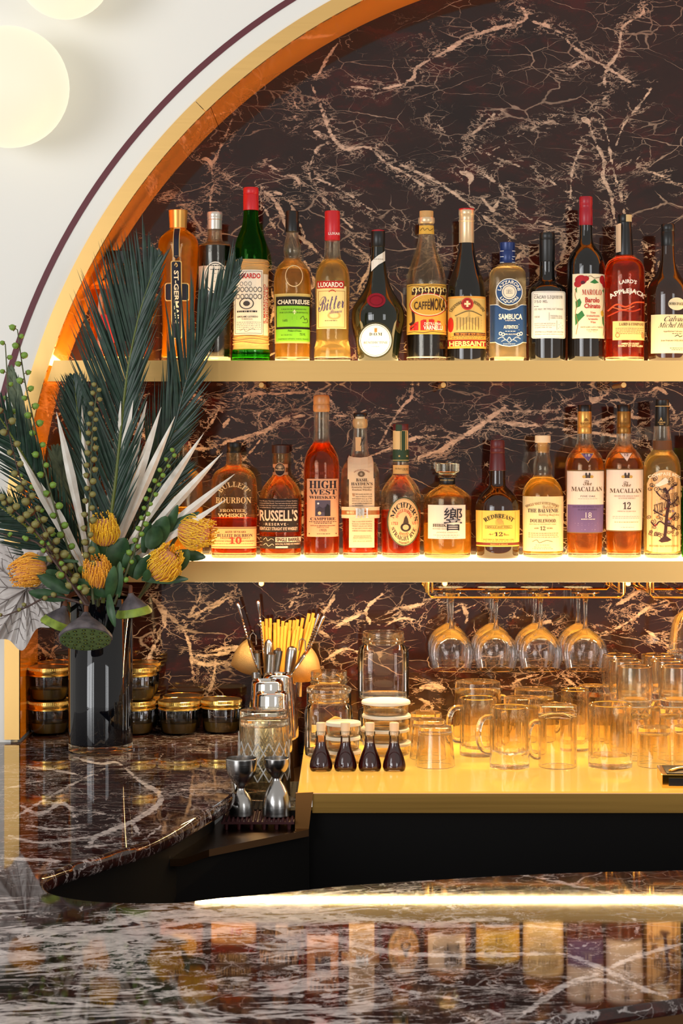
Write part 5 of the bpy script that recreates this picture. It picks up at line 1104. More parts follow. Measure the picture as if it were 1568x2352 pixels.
# mason jars, lidded pots
def mason(label, loc, r, h, lidmat=None, fill=None, sq=3.2):
    t = thing('mason_jar', label, 'jar', loc, group='clear jars behind the syrup bottles')
    p = [(0, r * .86), (.004, r * .97), (.012, r), (h * .68, r), (h * .76, r * .95), (h * .81, r * .80), (h * .83, r * .78)]
    MB().lathe(p, 44, sq, cap1=False).obj('glass_body', G_amber, t)
    MB().lathe([(h * .82, r * .80), (h * .85, r * .85), (h * .87, r * .80), (h * .90, r * .84), (h * .92, r * .80), (h * .97, r * .82), (h, r * .80), (h, r * .74), (h * .82, r * .74)], 40, cap0=False, cap1=False).obj('screw_neck', G_glass, t)
    MB().lathe([(.0015, r * .8), (.004, r * .93), (.010, r * .94), (.008, r * .4)], 40, sq).obj('glass_base', G_glass, t)
    if lidmat:
        MB().lathe([(h * .99, r * .9), (h + .001, r * .93), (h + .007, r * .92), (h + .009, r * .86)], 40).obj('lid', lidmat, t)
    if fill:
        rng = random.Random(9)
        for k in range(5):
            mb = MB(); a = rng.uniform(0, 6)
            mb.tube([(.02 * math.cos(a + s * .5), .02 * math.sin(a + s * .5), .016 + k * .011 + .008 * math.sin(s)) for s in range(6)], [.004, .009, .011, .011, .009, .004], 8, flat=.35)
            mb.obj('orange_peel', fill, t)
    return t
mason('lidded square jar holding orange peel behind the first syrup bottles', at(755, 3.840), .0475, .125, G_glass, M_peel)
mason('empty square jar at the back beside the utensil holder', at(755, 4.03), .046, .142)
t0 = mason('low square jar at the back carrying another jar', at(880, 4.02), .052, .086)
mason('large empty square jar stacked on the low jar at the back', (t0.location.x, 4.02, COUNTER + .0875), .0525, .137)
def pot(label, loc, r, group):
    t = thing('lidded_pot', label, 'jar', loc, group=group)
    cup(MB(), r * .9, r * .94, .019, .003, .005, 32).obj('glass_cup', G_glass, t)
    MB().lathe([(.0195, r * .92), (.020, r), (.024, r), (.0262, r * .96), (.0266, r * .5)], 36).obj('lid', M_white, t)
    return t
ords = ('lowest', 'second', 'third', 'topmost')
for k in range(4): pot(f'shallow glass pot with white lid, {ords[k]} of the taller stack behind the syrup bottles', (at(886, 3.85)[0] + (.002, -.002, .001, 0)[k], 3.85, COUNTER + .0003 + .0268 * k), .048, 'white-lidded glass pots')
for k in range(3): pot(f'small white-lidded glass pot, {("lowest", "middle", "top")[k]} of the short stack behind second syrup bottle', (at(788, 3.745)[0] + (.001, -.001, 0)[k], 3.745, COUNTER + .0003 + .0268 * k), .034, 'white-lidded glass pots')

# four corked syrup bottles
def syrup(cx, label):
    x, y, z = at(cx, 3.664); S = 3.664 / F
    t = thing('syrup_bottle', label, 'bottle', (x, y, z), group='corked syrup bottles')
    yb = VY + .627 * F / 3.664
    prof = chaikin([(0, 23 * S), (.003, 25.5 * S), ((yb - 1757) * S, 27 * S), ((yb - 1735) * S, 21 * S), ((yb - 1715) * S, 12.5 * S), ((yb - 1700) * S, 11 * S), ((yb - 1690) * S, 11 * S), ((yb - 1688) * S, 12.5 * S), ((yb - 1681) * S, 12.5 * S), ((yb - 1679) * S, 10.5 * S)], 2)
    MB().lathe(prof, 32).obj('glass_body', G_clear, t)
    q = [(max(a, .0035), b * .95) for a, b in prof if a < (yb - 1703) * S]
    MB().lathe(q, 32).obj('liquid', M_dkliq, t)
    MB().lathe([((yb - 1688) * S, 9 * S), ((yb - 1679) * S, 10.5 * S), ((yb - 1661) * S, 11 * S), ((yb - 1660) * S, 10 * S)], 20).obj('cork', C_pcork, t)
    d = Decal(lambda u, w: ((u - cx) * S, (yb - w) * S), lambda u, w, off: (u, -math.sqrt(max(1e-8, (np.interp(w, [p[0] for p in prof], [p[1] for p in prof]) + off) ** 2 - u * u)), w))
    d.ell(cx, 1742, 15, 18, (58, 22, 20), 'glass_seal', .0005, r0=.93); d.build(t)
for cx, w in ((737, 'first'), (793, 'second'), (849, 'third'), (905, 'fourth')): syrup(cx, f'small corked bottle of dark syrup, {w} of four counted from the steel jiggers')

# brass tray at the right end
x, y, z = at(1560, 3.53)
t = thing('brass_tray', 'small polished brass tray with black inlay at the counter edge', 'tray', (x, y, z), math.radians(-4))
mb = MB(); mb.box(-.036, .05, -.05, .05, 0, .024, .001); mb.obj('tray_body', M_wire, t)
MB().box(-.024, .05, -.052, -.0485, .004, .018).obj('black_inlay', C_black, t, smooth=0); MB().box(-.027, .042, -.042, .042, .0241, .0252).obj('black_lining', C_black, t, smooth=0)
MB().tube([(-.02, -.03, .027), (-.005, -.01, .028), (.012, .005, .027)], .003, 8).obj('brass_clip', M_wire, t)

# hanging wine glasses on brass racks
HR = (1374 - VY) * 4.0 / F
def rack(x0p, x1p, cols, label):
    t = thing('glass_rack', label, 'rack', (0, 4.13, ZB2), group='brass glass racks')
    zr = CZ - HR - ZB2; xa, xb = (x0p - VX) * 4.02 / F, (x1p - VX) * 4.02 / F
    r = .0022; ya, yb = 4.022 - 4.13, 4.236 - 4.13
    for yy in (ya, yb): MB().tube([(xa, yy, -.0001), (xa, yy, zr + .006), (xa + .006, yy, zr), (xb - .006, yy, zr), (xb, yy, zr + .006), (xb, yy, -.0001)], r, 8).obj('cross_wire', M_wire, t)
    for xe in (xa - .004, xb + .004, xa + .008, xb - .008): MB().tube([(xe, ya + .012, -.0001), (xe, ya + .012, zr + .010), (xe, yb - .012, zr + .010), (xe, yb - .012, -.0001)], r, 8).obj('end_hoop', M_wire, t)
    for c in cols:
        for s in (-1, 1): MB().tube([(c + s * .0125, ya - .004, zr + .0044), (c + s * .0125, yb, zr + .0044)], r, 8).obj('rail', M_wire, t)
    return t
wine_proto = None
def wine(label, x, y, ribbed=False):
    global wine_proto
    zfoot = CZ - HR + .0068
    if wine_proto and not ribbed: return dup(wine_proto, (x, y, zfoot), label=label)
    t = thing('wine_glass', label, 'glass', (x, y, zfoot), group='wine glasses hanging under the lower shelf')
    S = 4.05 / F
    MB().lathe([(.0016, .003), (.0016, .030), (0, .0305), (-.0008, .030), (-.004, .010), (-.008, .0055)], 32).obj('foot', G_glass, t)
    MB().lathe([(-.004, 11 * S), (-.010, 7 * S), (-.022, 4.6 * S), (-.05, 4 * S), (-.066, 5 * S), (-.078, 8 * S)][::-1], 20).obj('stem', G_glass, t)
    prof = chaikin([(-.0755, 7 * S), (-.080, 17 * S), (-.090, 34 * S), (-.104, 46 * S), (-.122, 51 * S), (-.140, 49 * S), (-.160, 44 * S)][::-1], 2)
    fl = None
    MB().lathe(prof, 44, cap0=False).obj('bowl', G_wine, t, smooth=60)
    MB().tube([(44 * S * math.cos(a * math.tau / 36), 44 * S * math.sin(a * math.tau / 36), -.160) for a in range(36)], .0009, 6, closed=True).obj('rim', G_glass, t)
    if not ribbed: wine_proto = t
    return t
fx = [(1037 - VX) * 4.06 / F, (1139 - VX) * 4.06 / F, (1241 - VX) * 4.06 / F, (1344 - VX) * 4.06 / F]
rack(984, 1432, fx, 'brass wire rack under the shelf carrying eight wine glasses')
col = ('first', 'second', 'third', 'fourth')
for k, x in enumerate(fx):
    wine(f'clear wine glass hanging upside down, front one in the {col[k]} rail of rack', x, 4.062)
    wine(f'clear wine glass hanging upside down, rear one in the {col[k]} rail of rack', x + .0005, 4.188)
rack(1493, 1790, [(1586 - VX) * 4.06 / F, (1690 - VX) * 4.06 / F], 'second brass wire rack entering from the right frame edge')
t = thing('ribbed_goblet', 'ribbed clear goblet hanging upside down at the right edge', 'glass', ((1586 - VX) * 4.06 / F, 4.062, CZ - HR + .0068), group='wine glasses hanging under the lower shelf')
S = 4.06 / F
MB().lathe([(.0016, .003), (.0016, .030), (0, .0305), (-.0008, .030), (-.004, .010), (-.012, .006), (-.03, .005), (-.034, .008)], 32).obj('foot', G_glass, t)
MB().lathe(chaikin([(-.032, 8 * S), (-.038, 22 * S), (-.052, 37 * S), (-.075, 45 * S), (-.11, 49 * S), (-.122, 50 * S)][::-1], 2), 72, cap0=False, flute=lambda a, z: 1 + .02 * math.cos(24 * a)).obj('bowl', G_wine, t, smooth=60)
MB().lathe([(-.122, 50 * S), (-.126, 50 * S), (-.140, 48 * S)][::-1], 44, cap0=False, cap1=False).obj('rim', G_glass, t)
mb = MB()
for a in range(40): mb.ball((51 * S * math.cos(a * math.tau / 40), 51 * S * math.sin(a * math.tau / 40), -.124), .0034, 8, 5)
mb.obj('bead_ring', G_glass, t, kind='stuff')

# small preserve jars with gold lids on the marble
jar_proto = None
def jar(label, cx, yc, level):
    global jar_proto
    loc = ((cx - VX) * yc / F, yc, COUNTER + .0004 + level * .0712)
    if jar_proto: return dup(jar_proto, loc, label=label)
    t = thing('preserve_jar', label, 'jar', loc, group='gold-lidded preserve jars')
    MB().lathe(chaikin([(0, .033), (.002, .036), (.010, .0385), (.030, .0405), (.048, .0415), (.054, .0405)], 2), 40).obj('glass_body', G_clear, t)
    MB().lathe([(.004, .034), (.010, .037), (.024, .0387), (.0245, .037)], 36).obj('preserve', M_pres, t)
    MB().lathe([(.0512, .0430), (.052, .0445), (.054, .0445), (.0555, .0425), (.0575, .0428), (.0595, .0440), (.062, .0440), (.063, .0432), (.0690, .0430), (.0702, .0420), (.0706, .0395), (.0698, .039), (.0698, .001)], 48).obj('lid', M_lid, t)
    mb = MB()
    for a in range(72):
        q = a * math.tau / 72; mb.box(-.0006, .0006, -.0006, .0006, .0636, .0686); mb.v[-8:] = [(x + .0432 * math.cos(q), y + .0432 * math.sin(q), z) for x, y, z in mb.v[-8:]]
    mb.obj('lid_knurling', M_lid, t, kind='stuff', smooth=0)
    jar_proto = t
    return t
jar('gold-lidded jar standing alone between the vase and steel tins', 411, 4.122, 0)
jar('gold-lidded jar behind the one standing alone right of the vase', 421, 4.2005, 0)
jar('gold-lidded jar next to the mixing glasses, last of the row', 508, 4.142, 0)
jar('lower gold-lidded jar half hidden by the right side of the vase', 310, 4.122, 0)
jar('upper gold-lidded jar half hidden by the right side of the vase', 312, 4.120, 1)
jar('lower gold-lidded jar at the back behind the right side of vase', 320, 4.2005, 0)
jar('upper gold-lidded jar at the back behind the right side of vase', 322, 4.2005, 1)
jar('lower gold-lidded jar between the brass post and the vase', 113, 4.122, 0)
jar('upper gold-lidded jar between the brass post and the vase', 112, 4.120, 1)
jar('lower gold-lidded jar at the back between post and vase', 135, 4.2005, 0)
jar('upper gold-lidded jar at the back between post and vase', 134, 4.2005, 1)
# ------------------------------------------------------------------ bar tools on the sunken ledge
def tz(cx, y): return ((cx - VX) * y / F, y, HT)
M_mat = plain('dark_red_rubber', (62, 10, 16), .55)
M_matb = plain('black_rubber', (18, 17, 17), .6)
M_straws = plain('yellow_straw', (214, 148, 56), .45, spec=.3)
M_mesh = plain('brass_lit_wire_mesh', (196, 160, 104), .35, metal=.7, bump=.8, bscale=900)
M_tin = brass('mirror_tin', (226, 222, 216), .05)
# dark red bar mat with pegs under the jiggers
t = thing('bar_mat', 'dark red rubber bar mat under the two jiggers', 'mat', (tz(594, 3.475)[0], 3.475, HT))
MB().box(-.064, .064, -.05, .05, .010, .014).obj('mat_sheet', M_mat, t)
mb = MB()
for i in range(16):
    for j in range(12): mb.lathe([(.0141, .0026), (.0165, .0022), (.0172, .001)], 6, c=(-.06 + i * .008, -.046 + j * .0083, 0))
mb.obj('pegs', M_mat, t, kind='stuff', smooth=0)
for i in range(6):
    for j in range(2): MB().lathe([(.0002, .003), (.0102, .004)], 8, c=(-.055 + i * .022, -.045 + j * .09, 0)).obj('foot', M_mat, t)
# jiggers
def jigger(cx, label, prof):
    y = 3.475; S = y / F; z0 = HT + .0173; yb = VY + (CZ - z0) * F / y
    t = thing('jigger', label, 'jigger', ((cx - VX) * y / F, y, z0), group='steel bell jiggers on the mat')
    k = yb - prof[-1][0]
    p = [((yb - yy - k) * S, hw * S) for yy, hw in prof][::-1]
    waist = min(range(2, len(p) - 2), key=lambda i: p[i][1])
    low = chaikin(p[:waist + 1], 2); up = chaikin(p[waist:], 2)
    MB().lathe([(0, low[0][1] * .96)] + low, 40, cap1=False).obj('lower_bell', M_steel_b, t, smooth=60)
    inner = [(z + .0012, r - .0012) for z, r in up[::-1]]
    MB().lathe(up + inner, 40, cap0=False).obj('upper_cup', M_steel_b, t, smooth=60)
jigger(554, 'steel jigger with the wider cup, standing nearer the marble edge', [(1764,36),(1780,35.5),(1798,33),(1814,22),(1826,11),(1832,8.5),(1838,9.5),(1848,19),(1862,25),(1876,27),(1893,28)])
jigger(635, 'steel jigger with the narrower cup and broad foot, nearer the amber counter', [(1764,29),(1776,28.5),(1790,24),(1802,13),(1809,9.5),(1815,10),(1826,18),(1842,26),(1858,31),(1872,33),(1893,34)])
# black drip mat under the mixing glasses
t = thing('drip_mat', 'black perforated rubber mat under the mixing glasses', 'mat', (tz(612, 3.74)[0], 3.70, HT))
MB().box(-.062, .062, -.115, .17, .0004, .006).obj('mat_sheet', M_matb, t)
mb = MB()
for i in range(13):
    for j in range(26): mb.box(-.058 + i * .0094, -.058 + i * .0094 + .003, -.11 + j * .0105, -.11 + j * .0105 + .0065, .006, .0078)
mb.obj('ribs', M_matb, t, kind='stuff', smooth=0)
def mixing(cx, y, label):
    t = thing('mixing_glass', label, 'glass', (*tz(cx, y)[:2], HT + .008), group='cut mixing glasses upside down')
    cup(MB(), .0455, .0495, .148, .004, .014, 44, inv=True).obj('cup', G_glass, t)
    for k in range(14):     # diamond cuts as fine raised ribs
        for s in (-1, 1):
            pts = []
            for q in range(11):
                z = .035 + .072 * q / 10; a = k * math.tau / 14 + s * (q / 10) * .9; r = .0495 - .004 * z / .148 + .0002
                pts.append((r * math.cos(a), r * math.sin(a), z))
            MB().tube(pts, .0013, 5).obj('cut_line', plain('frosted_cut', (236, 234, 230), .35, trans=.5), t)
mixing(607, 3.70, 'diamond-cut mixing glass upside down behind the jiggers')
mixing(604, 3.806, 'second mixing glass upside down behind the first mixing glass')
def tin(cx, y, h, label):
    t = thing('shaker_tin', label, 'shaker', (*tz(cx, y)[:2], HT + (.008 if y < 3.87 else .0003)), group='steel shaker tins upside down')
    MB().lathe([(0, .0455), (.002, .0462), (.004, .0452), (h * .5, .040), (h * .82, .0345), (h * .83, .0338), (h - .006, .0325), (h - .001, .031), (h, .029), (h - .003, .0275), (h - .003, .001)], 40).obj('tin_body', M_tin, t, smooth=50)
tin(624, 3.905, .178, 'foremost polished shaker tin standing upside down behind the mixing glasses')
tin(614, 4.0, .190, 'middle shaker tin upside down, just behind the foremost tin')
tin(640, 4.094, .192, 'hindmost shaker tin upside down below the bar spoons')
# utensil holder with straws, spoons, strainers
UH = (632, 4.19)
hx, hy, hz = tz(*UH)
t = thing('utensil_holder', 'steel cylinder full of bar tools behind the shaker tins', 'holder', (hx, hy, HT))
MB().lathe([(.0003, .046), (.002, .048), (.17, .048), (.171, .047), (.17, .0455), (.006, .0455), (.006, .001)], 40).obj('cylinder', M_tin, t, smooth=50)
rng = random.Random(4)
for k in range(26):
    fx_ = 602 + (k % 13) * 9.2 + rng.uniform(-2, 2); back = k // 13; ty = (1441 if not back else 1424) + rng.uniform(-5, 8)
    if k in (11, 12, 24, 25): ty -= 18
    yy = 4.185 + back * .018
    top = W(fx_ + (8 if k % 13 > 10 else 0), ty, yy); bot = W(612 + (k % 13) * 6, 1560, yy)
    s = thing('drinking_straw', 'yellow drinking straw standing in the bundle of bar tools', 'straw', tuple(bot), group='yellow drinking straws')
    mb = MB(); mb.tube([(0, 0, 0), tuple(top - bot)], .0036, 8, caps=False); mb.tube([tuple((top - bot) * .999), tuple((top - bot) * .9)], .0029, 8, caps=False)
    mb.obj('tube', M_straws, s)
def spoon(tx, ty, bx, by, label, y=4.165):
    a, b = W(bx, by, y), W(tx, ty, y); v = b - a; L = v.length
    t = thing('bar_spoon', label, 'spoon', tuple(a), group='twisted bar spoons')
    q = Vector((0, 0, 1)).rotation_difference(v)
    mb = MB(); n = 60; vs = []
    for i in range(n + 1):
        z = L * .8 * i / n; w = i * 1.05
        for k in range(4):
            c = w + k * math.pi / 2; vs.append(q @ Vector((.0021 * math.cos(c), .0021 * math.sin(c), z)))
    mb.add(vs, [(i * 4 + k, i * 4 + (k + 1) % 4, i * 4 + 4 + (k + 1) % 4, i * 4 + 4 + k) for i in range(n) for k in range(4)])
    mb.obj('twisted_shaft', M_steel, t, smooth=0)
    mb = MB(); mb.lathe([(L * .79, .0017), (L * .82, .0026), (L * .95, .0042), (L * .985, .0045), (L, .003)], 14); mb.move(q.to_matrix().to_4x4()); mb.obj('end_weight', M_steel, t)
spoon(545, 1384, 596, 1560, 'twisted bar spoon leaning furthest towards the vase')
spoon(592, 1378, 613, 1560, 'twisted bar spoon standing almost upright at the yellow straws')
spoon(733, 1408, 682, 1560, 'twisted bar spoon leaning to the jars, the longer of the crossing pair', 4.15)
spoon(744, 1414, 676, 1572, 'twisted bar spoon leaning to the jars, lower of the pair', 4.142)
def fine_strainer(apex, rim, rad, label, hookx, y):
    c = W(*rim, y); d = (W(*apex, y) - c); t = thing('cone_strainer', label, 'strainer', tuple(c), group='fine mesh cone strainers')
    q = Vector((0, 0, 1)).rotation_difference(d); L = d.length; r = rad * y / F
    mb = MB(); mb.lathe(chaikin([(0, r), (L * .4, r * .86), (L * .8, r * .45), (L, r * .06)], 2), 36, cap0=False); mb.move(q.to_matrix().to_4x4()); mb.obj('mesh_cone', M_mesh, t, smooth=60)
    mb = MB(); mb.tube([tuple(q @ Vector((r * math.cos(a * math.tau / 32), r * math.sin(a * math.tau / 32), 0))) for a in range(32)], .0022, 8, closed=True); mb.obj('rim_wire', M_steel, t)
    hk = Vector(((hookx - rim[0]) * y / F, -.004, r * .9)); mb = MB(); mb.tube([(hk.x - .007, -.004, hk.z - .012), (hk.x - .006, -.004, hk.z + .008), (hk.x, -.004, hk.z + .014), (hk.x + .006, -.004, hk.z + .008), (hk.x + .007, -.004, hk.z - .012)], .0012, 6); mb.obj('hook', M_steel, t)
    e = W(hookx + (8 if hookx < 640 else -6), 1600, y + .01) - c
    mb = MB(); mb.tube([(hk.x * .4, .004, -.01), tuple(e)], .004, 8, flat=.4); mb.obj('handle', M_steel, t)
fine_strainer((531, 1527), (585, 1508), 45, 'fine mesh cone strainer pointing towards the vase', 581, 4.15)
fine_strainer((734, 1556), (686, 1522), 46, 'fine mesh cone strainer pointing towards the jars', 694, 4.13)
def coil_strainer(tx, ty, bx, by, label, y):
    a, b = W(bx, by, y), W(tx, ty, y); v = b - a; L = v.length; q = Vector((0, 0, 1)).rotation_difference(v)
    t = thing('coil_strainer', label, 'strainer', tuple(a), group='coil spring strainers')
    mb = MB(); n = 14 * 30; mb.tube([(.0095 * math.cos(i * .45), .005 * math.sin(i * .45), L * (.25 + .68 * i / n)) for i in range(n)], .0009, 4); mb.move(q.to_matrix().to_4x4()); mb.obj('coil_spring', M_steel_b, t, smooth=60)
    mb = MB(); mb.tube([(0, 0, 0), (0, 0, L * .3), (0, 0, L * .9), (0, 0, L)], [.004, .0075, .008, .004], 10, flat=.5); mb.move(q.to_matrix().to_4x4()); mb.obj('strap', M_blackmetal, t)
coil_strainer(586, 1494, 590, 1580, 'coil spring strainer end by the leftmost spoon', 4.128)
coil_strainer(623, 1497, 618, 1580, 'coil spring strainer end in the middle of the tools', 4.122)
coil_strainer(640, 1488, 626, 1575, 'coil spring strainer end tilted in front of the yellow straws', 4.14)
a, b = W(660, 1580, 4.13), W(671, 1484, 4.13)
t = thing('muddler', 'smooth rounded steel muddler handle standing among the bar tools', 'muddler', tuple(a))
mb = MB(); v = b - a; mb.tube([(0, 0, 0), tuple(v * .3), tuple(v * .7), tuple(v * .9), tuple(v * .97), tuple(v)], [.008, .0105, .0115, .0112, .009, .003], 16); mb.obj('handle_body', M_steel_b, t)
a, b = W(612, 1560, 4.16), W(618, 1468, 4.16)
t = thing('peeler', 'steel rounded handle behind the coil strainers, below the straws', 'peeler', tuple(a))
mb = MB(); v = b - a; mb.tube([(0, 0, 0), tuple(v * .5), tuple(v * .9), tuple(v)], [.007, .009, .0095, .004], 14); mb.obj('handle_body', M_steel_b, t)
t = thing('glass_dish', 'small clear glass dish tucked beside the second jigger', 'dish', (*tz(664, 3.595)[:2], HT + .0081))
cup(MB(), .012, .019, .014, .0025, .004, 24).obj('dish_body', G_glass, t)
# ------------------------------------------------------------------ flower arrangement in the tall dark vase
def leafmat(name, a, b, rough=.45, scale=60, trans=.0):
    m, t, p, o = nt(name)
    tc = node(t, 'ShaderNodeTexCoord'); nz = node(t, 'ShaderNodeTexNoise'); nz.inputs['Scale'].default_value = scale; nz.inputs['Detail'].default_value = 4
    t.links.new(tc.outputs['Object'], nz.inputs['Vector'])
    t.links.new(ramp(t, nz.outputs[0], [(.3, s2l(a)), (.7, s2l(b))]), p.inputs['Base Color'])
    p.inputs['Roughness'].default_value = rough
    MATS[name] = m
    return m
P_frond = leafmat('frond_green', (16, 40, 30), (36, 66, 50), .42)
P_rachis = plain('rachis_yellow_green', (96, 106, 30), .5)
P_blade = leafmat('bleached_palm', (216, 206, 190), (250, 245, 236), .7, 30)
P_sage = leafmat('sage_palm', (78, 94, 74), (126, 138, 110), .5)
P_stem = plain('twig_green', (84, 90, 56), .6)
P_twig = plain('twig_brown', (74, 50, 42), .6)
P_berry = leafmat('green_berry', (86, 128, 40), (140, 172, 70), .45, 120)
P_olive = leafmat('olive_berry', (110, 108, 50), (150, 140, 84), .5, 120)
P_calyx = plain('dry_calyx', (110, 62, 34), .7)
P_leaf = leafmat('protea_leaf', (24, 56, 30), (62, 98, 56), .45, 40)
P_style = plain('pincushion_yellow', (255, 202, 50), .5)
P_styleo = plain('pincushion_orange', (252, 180, 56), .5)
P_fuzz = leafmat('pincushion_core', (206, 120, 50), (240, 176, 130), .8, 300)
P_pod = leafmat('lotus_pod_grey', (62, 58, 62), (112, 104, 108), .7, 50)
P_podg = leafmat('lotus_pod_green', (104, 124, 36), (150, 172, 60), .55, 60)
P_podf = leafmat('lotus_pod_face', (78, 104, 56), (116, 140, 84), .6, 90)
P_podh = plain('lotus_seed_hole', (40, 46, 22), .7)
P_dry = leafmat('dried_grey_leaf', (188, 180, 176), (222, 216, 212), .8, 25)
P_vein = plain('dried_leaf_vein', (124, 114, 110), .8)
P_vase = plain('midnight_glass', (7, 8, 13), .03, spec=.5)
VYC = 3.903; VR = .0637
vx = (231 - VX) * VYC / F
rng = random.Random(21)

t = thing('glass_vase', 'tall dark blue-black cylinder vase holding the flower arrangement', 'vase', (vx, VYC, COUNTER + .0003))
HV = (CZ - (1372 - VY) * VYC / F) - COUNTER
MB().lathe([(.016, VR * .9), (.0165, VR - .0005), (.02, VR), (HV - .001, VR), (HV, VR - .001), (HV - .001, VR - .004), (.024, VR - .004), (.024, .001)], 64).obj('dark_cylinder', P_vase, t, smooth=50)
MB().lathe([(0, VR * .96), (.0015, VR - .0005), (.003, VR), (.0155, VR), (.0158, VR * .9), (.0158, .001)], 64).obj('clear_foot', G_glass, t, smooth=50)
MOUTH = Vector((vx, VYC, COUNTER + HV))
def inside_vase(px): return Vector((vx + max(-.045, min(.045, (px - 231) * VYC / F)), VYC + rng.uniform(-.02, .02), COUNTER + HV - .06))

def blade_pts(base, tip, w, nrm, n=7, sag=0.0, fold=.25, peak=.35):
    """tapered folded blade: rows of (left, keel, right)"""
    d = tip - base; L = d.length; T = d.normalized(); S = T.cross(nrm); S.normalize(); N = S.cross(T)
    rows = []
    for i in range(n + 1):
        u = i / n; ww = w * (min(1, .35 + u / peak * .65) if u < peak else max(.02, 1 - ((u - peak) / (1 - peak)) ** 1.5))
        c = base + d * u + N * (sag * L * math.sin(math.pi * u * .9))
        rows.append((c - S * ww / 2 - N * ww * fold, c, c + S * ww / 2 - N * ww * fold))
    return rows
def to_local(o, pts): return [tuple(p - o) for p in pts]

# ---- cycad fronds
def frond(label, path, nleaf, lenf, angf, wid=8.0, mat=None, rach=None, up=.12, y0=3.80, y1=3.80, u0=.12, sides=(-1, 1)):
    """path: pixel points of the midrib from vase to tip; lenf(u, side), angf(u, side): leaflet length (px) and angle to the rib"""
    sp = spline(path, 14); n = len(sp)
    pts = [W(px, py, y0 + (y1 - y0) * i / (n - 1)) for i, (px, py) in enumerate(sp)]
    o = pts[0].copy()
    t = thing('cycad_frond', label, 'frond', tuple(o), group=None)
    sc = y0 / F
    MB().tube(to_local(o, pts), [.0042 * (1 - .8 * i / n) for i in range(n)], 7).obj('midrib', rach or P_rachis, t)
    mb = MB()
    for k in range(nleaf):
        u = u0 + (1 - u0) * k / (nleaf - 1); i = min(n - 2, int(u * (n - 1))); f_ = u * (n - 1) - i
        p = pts[i].lerp(pts[i + 1], min(1, f_)); tp = 1 - .82 * max(0, (u - .5) / .5) ** 1.6; T = (pts[i + 1] - pts[i]).normalized()
        for s in sides:
            a = math.radians(angf(u, s) + rng.uniform(-3, 3)); L = tp * lenf(u, s) * sc * rng.uniform(.92, 1.06)
            if L < .004: continue
            S = Vector((T.z, 0, -T.x)) * s
            d = T * math.cos(a) + S * math.sin(a) + Vector((0, rng.uniform(-.12, .04) - up, 0)); d.normalize()
            tip = p + d * L + Vector((0, 0, -.02 * L))
            tip.y = min(tip.y, 3.985)
            rows = blade_pts(p, tip, wid * sc, Vector((rng.uniform(-.4, .4), -1, rng.uniform(-.2, .2))), 5, rng.uniform(-.05, .03) , .22, .25)
            mb.grid([[tuple(q - o) for q in r] for r in rows])
    mb.obj('leaflets', mat or P_frond, t, kind='stuff', smooth=60)
    return t
bell = lambda u, a, b, c: a + (b - a) * math.sin(math.pi * min(1, max(0, u)) ** c)
frond('largest dark green cycad frond rising upright with a yellow-green midrib', [(236,1385),(250,1230),(268,1080),(281,950),(295,840),(318,730),(344,645),(366,585)], 92, lambda u, s: (300 if s < 0 else 200) * (.55 + .45 * math.sin(math.pi * min(1, u * 1.05))) * (1 if u < .8 else 1.35 - (u - .8) * 4.2), lambda u, s: (30 if s < 0 else 20) - 10 * u, up=.10)
frond('dark cycad frond leaning right across the bottles, tip over the green bottle', [(250,1385),(300,1240),(350,1100),(398,985),(436,850),(474,760),(516,680),(553,600)], 84, lambda u, s: (235 if s < 0 else 135) * (.5 + .5 * math.sin(math.pi * min(1, u))) * (1 if u < .85 else 1.6 - (u - .85) * 7), lambda u, s: 24 - 8 * u, wid=7.5, rach=P_frond, y0=3.84, y1=3.86)
frond('dark cycad frond behind the largest one, leaning slightly left', [(228,1385),(212,1250),(200,1120),(186,1010),(176,930),(168,870)], 46, lambda u, s: 150 * (.6 + .4 * math.sin(math.pi * u)), lambda u, s: 22 - 6 * u, wid=7.5, y0=3.88, y1=3.90)
frond('dark cycad frond spreading to the upper left out of the frame', [(222,1385),(165,1260),(110,1150),(50,1040),(0,960),(-60,880)], 54, lambda u, s: 150 * (.5 + .5 * math.sin(math.pi * u)), lambda u, s: 30 if s < 0 else 24, wid=7.5, y0=3.86, y1=3.78)
frond('lowest dark cycad frond drooping to the left edge', [(218,1388),(160,1310),(95,1240),(30,1185),(-50,1130)], 46, lambda u, s: (150 if s < 0 else 120) * (.6 + .4 * math.sin(math.pi * u)), lambda u, s: 34, wid=7.5, y0=3.88, y1=3.82)
frond('pale sage palm frond fanning at the far left behind the berries', [(214,1386),(140,1220),(85,1080),(50,960),(28,860)], 18, lambda u, s: 130 * (.5 + .5 * u), lambda u, s: 16 - 6 * u, wid=15, mat=P_sage, rach=P_sage, y0=3.92, y1=3.90, u0=.4)
frond('short sage palm tuft between the berry stems and the white blades', [(220,1386),(185,1240),(150,1120),(132,1040)], 12, lambda u, s: 120 * (.6 + .4 * u), lambda u, s: 12, wid=16, mat=P_sage, rach=P_sage, y0=3.90, y1=3.90, u0=.55)
frond('dark cycad frond filling the gap low on the right of the blades', [(248,1386),(300,1290),(350,1190),(395,1110),(425,1060)], 40, lambda u, s: 120 * (.6 + .4 * math.sin(math.pi * u)), lambda u, s: 22, wid=5.5, y0=3.86, y1=3.88, rach=P_frond)

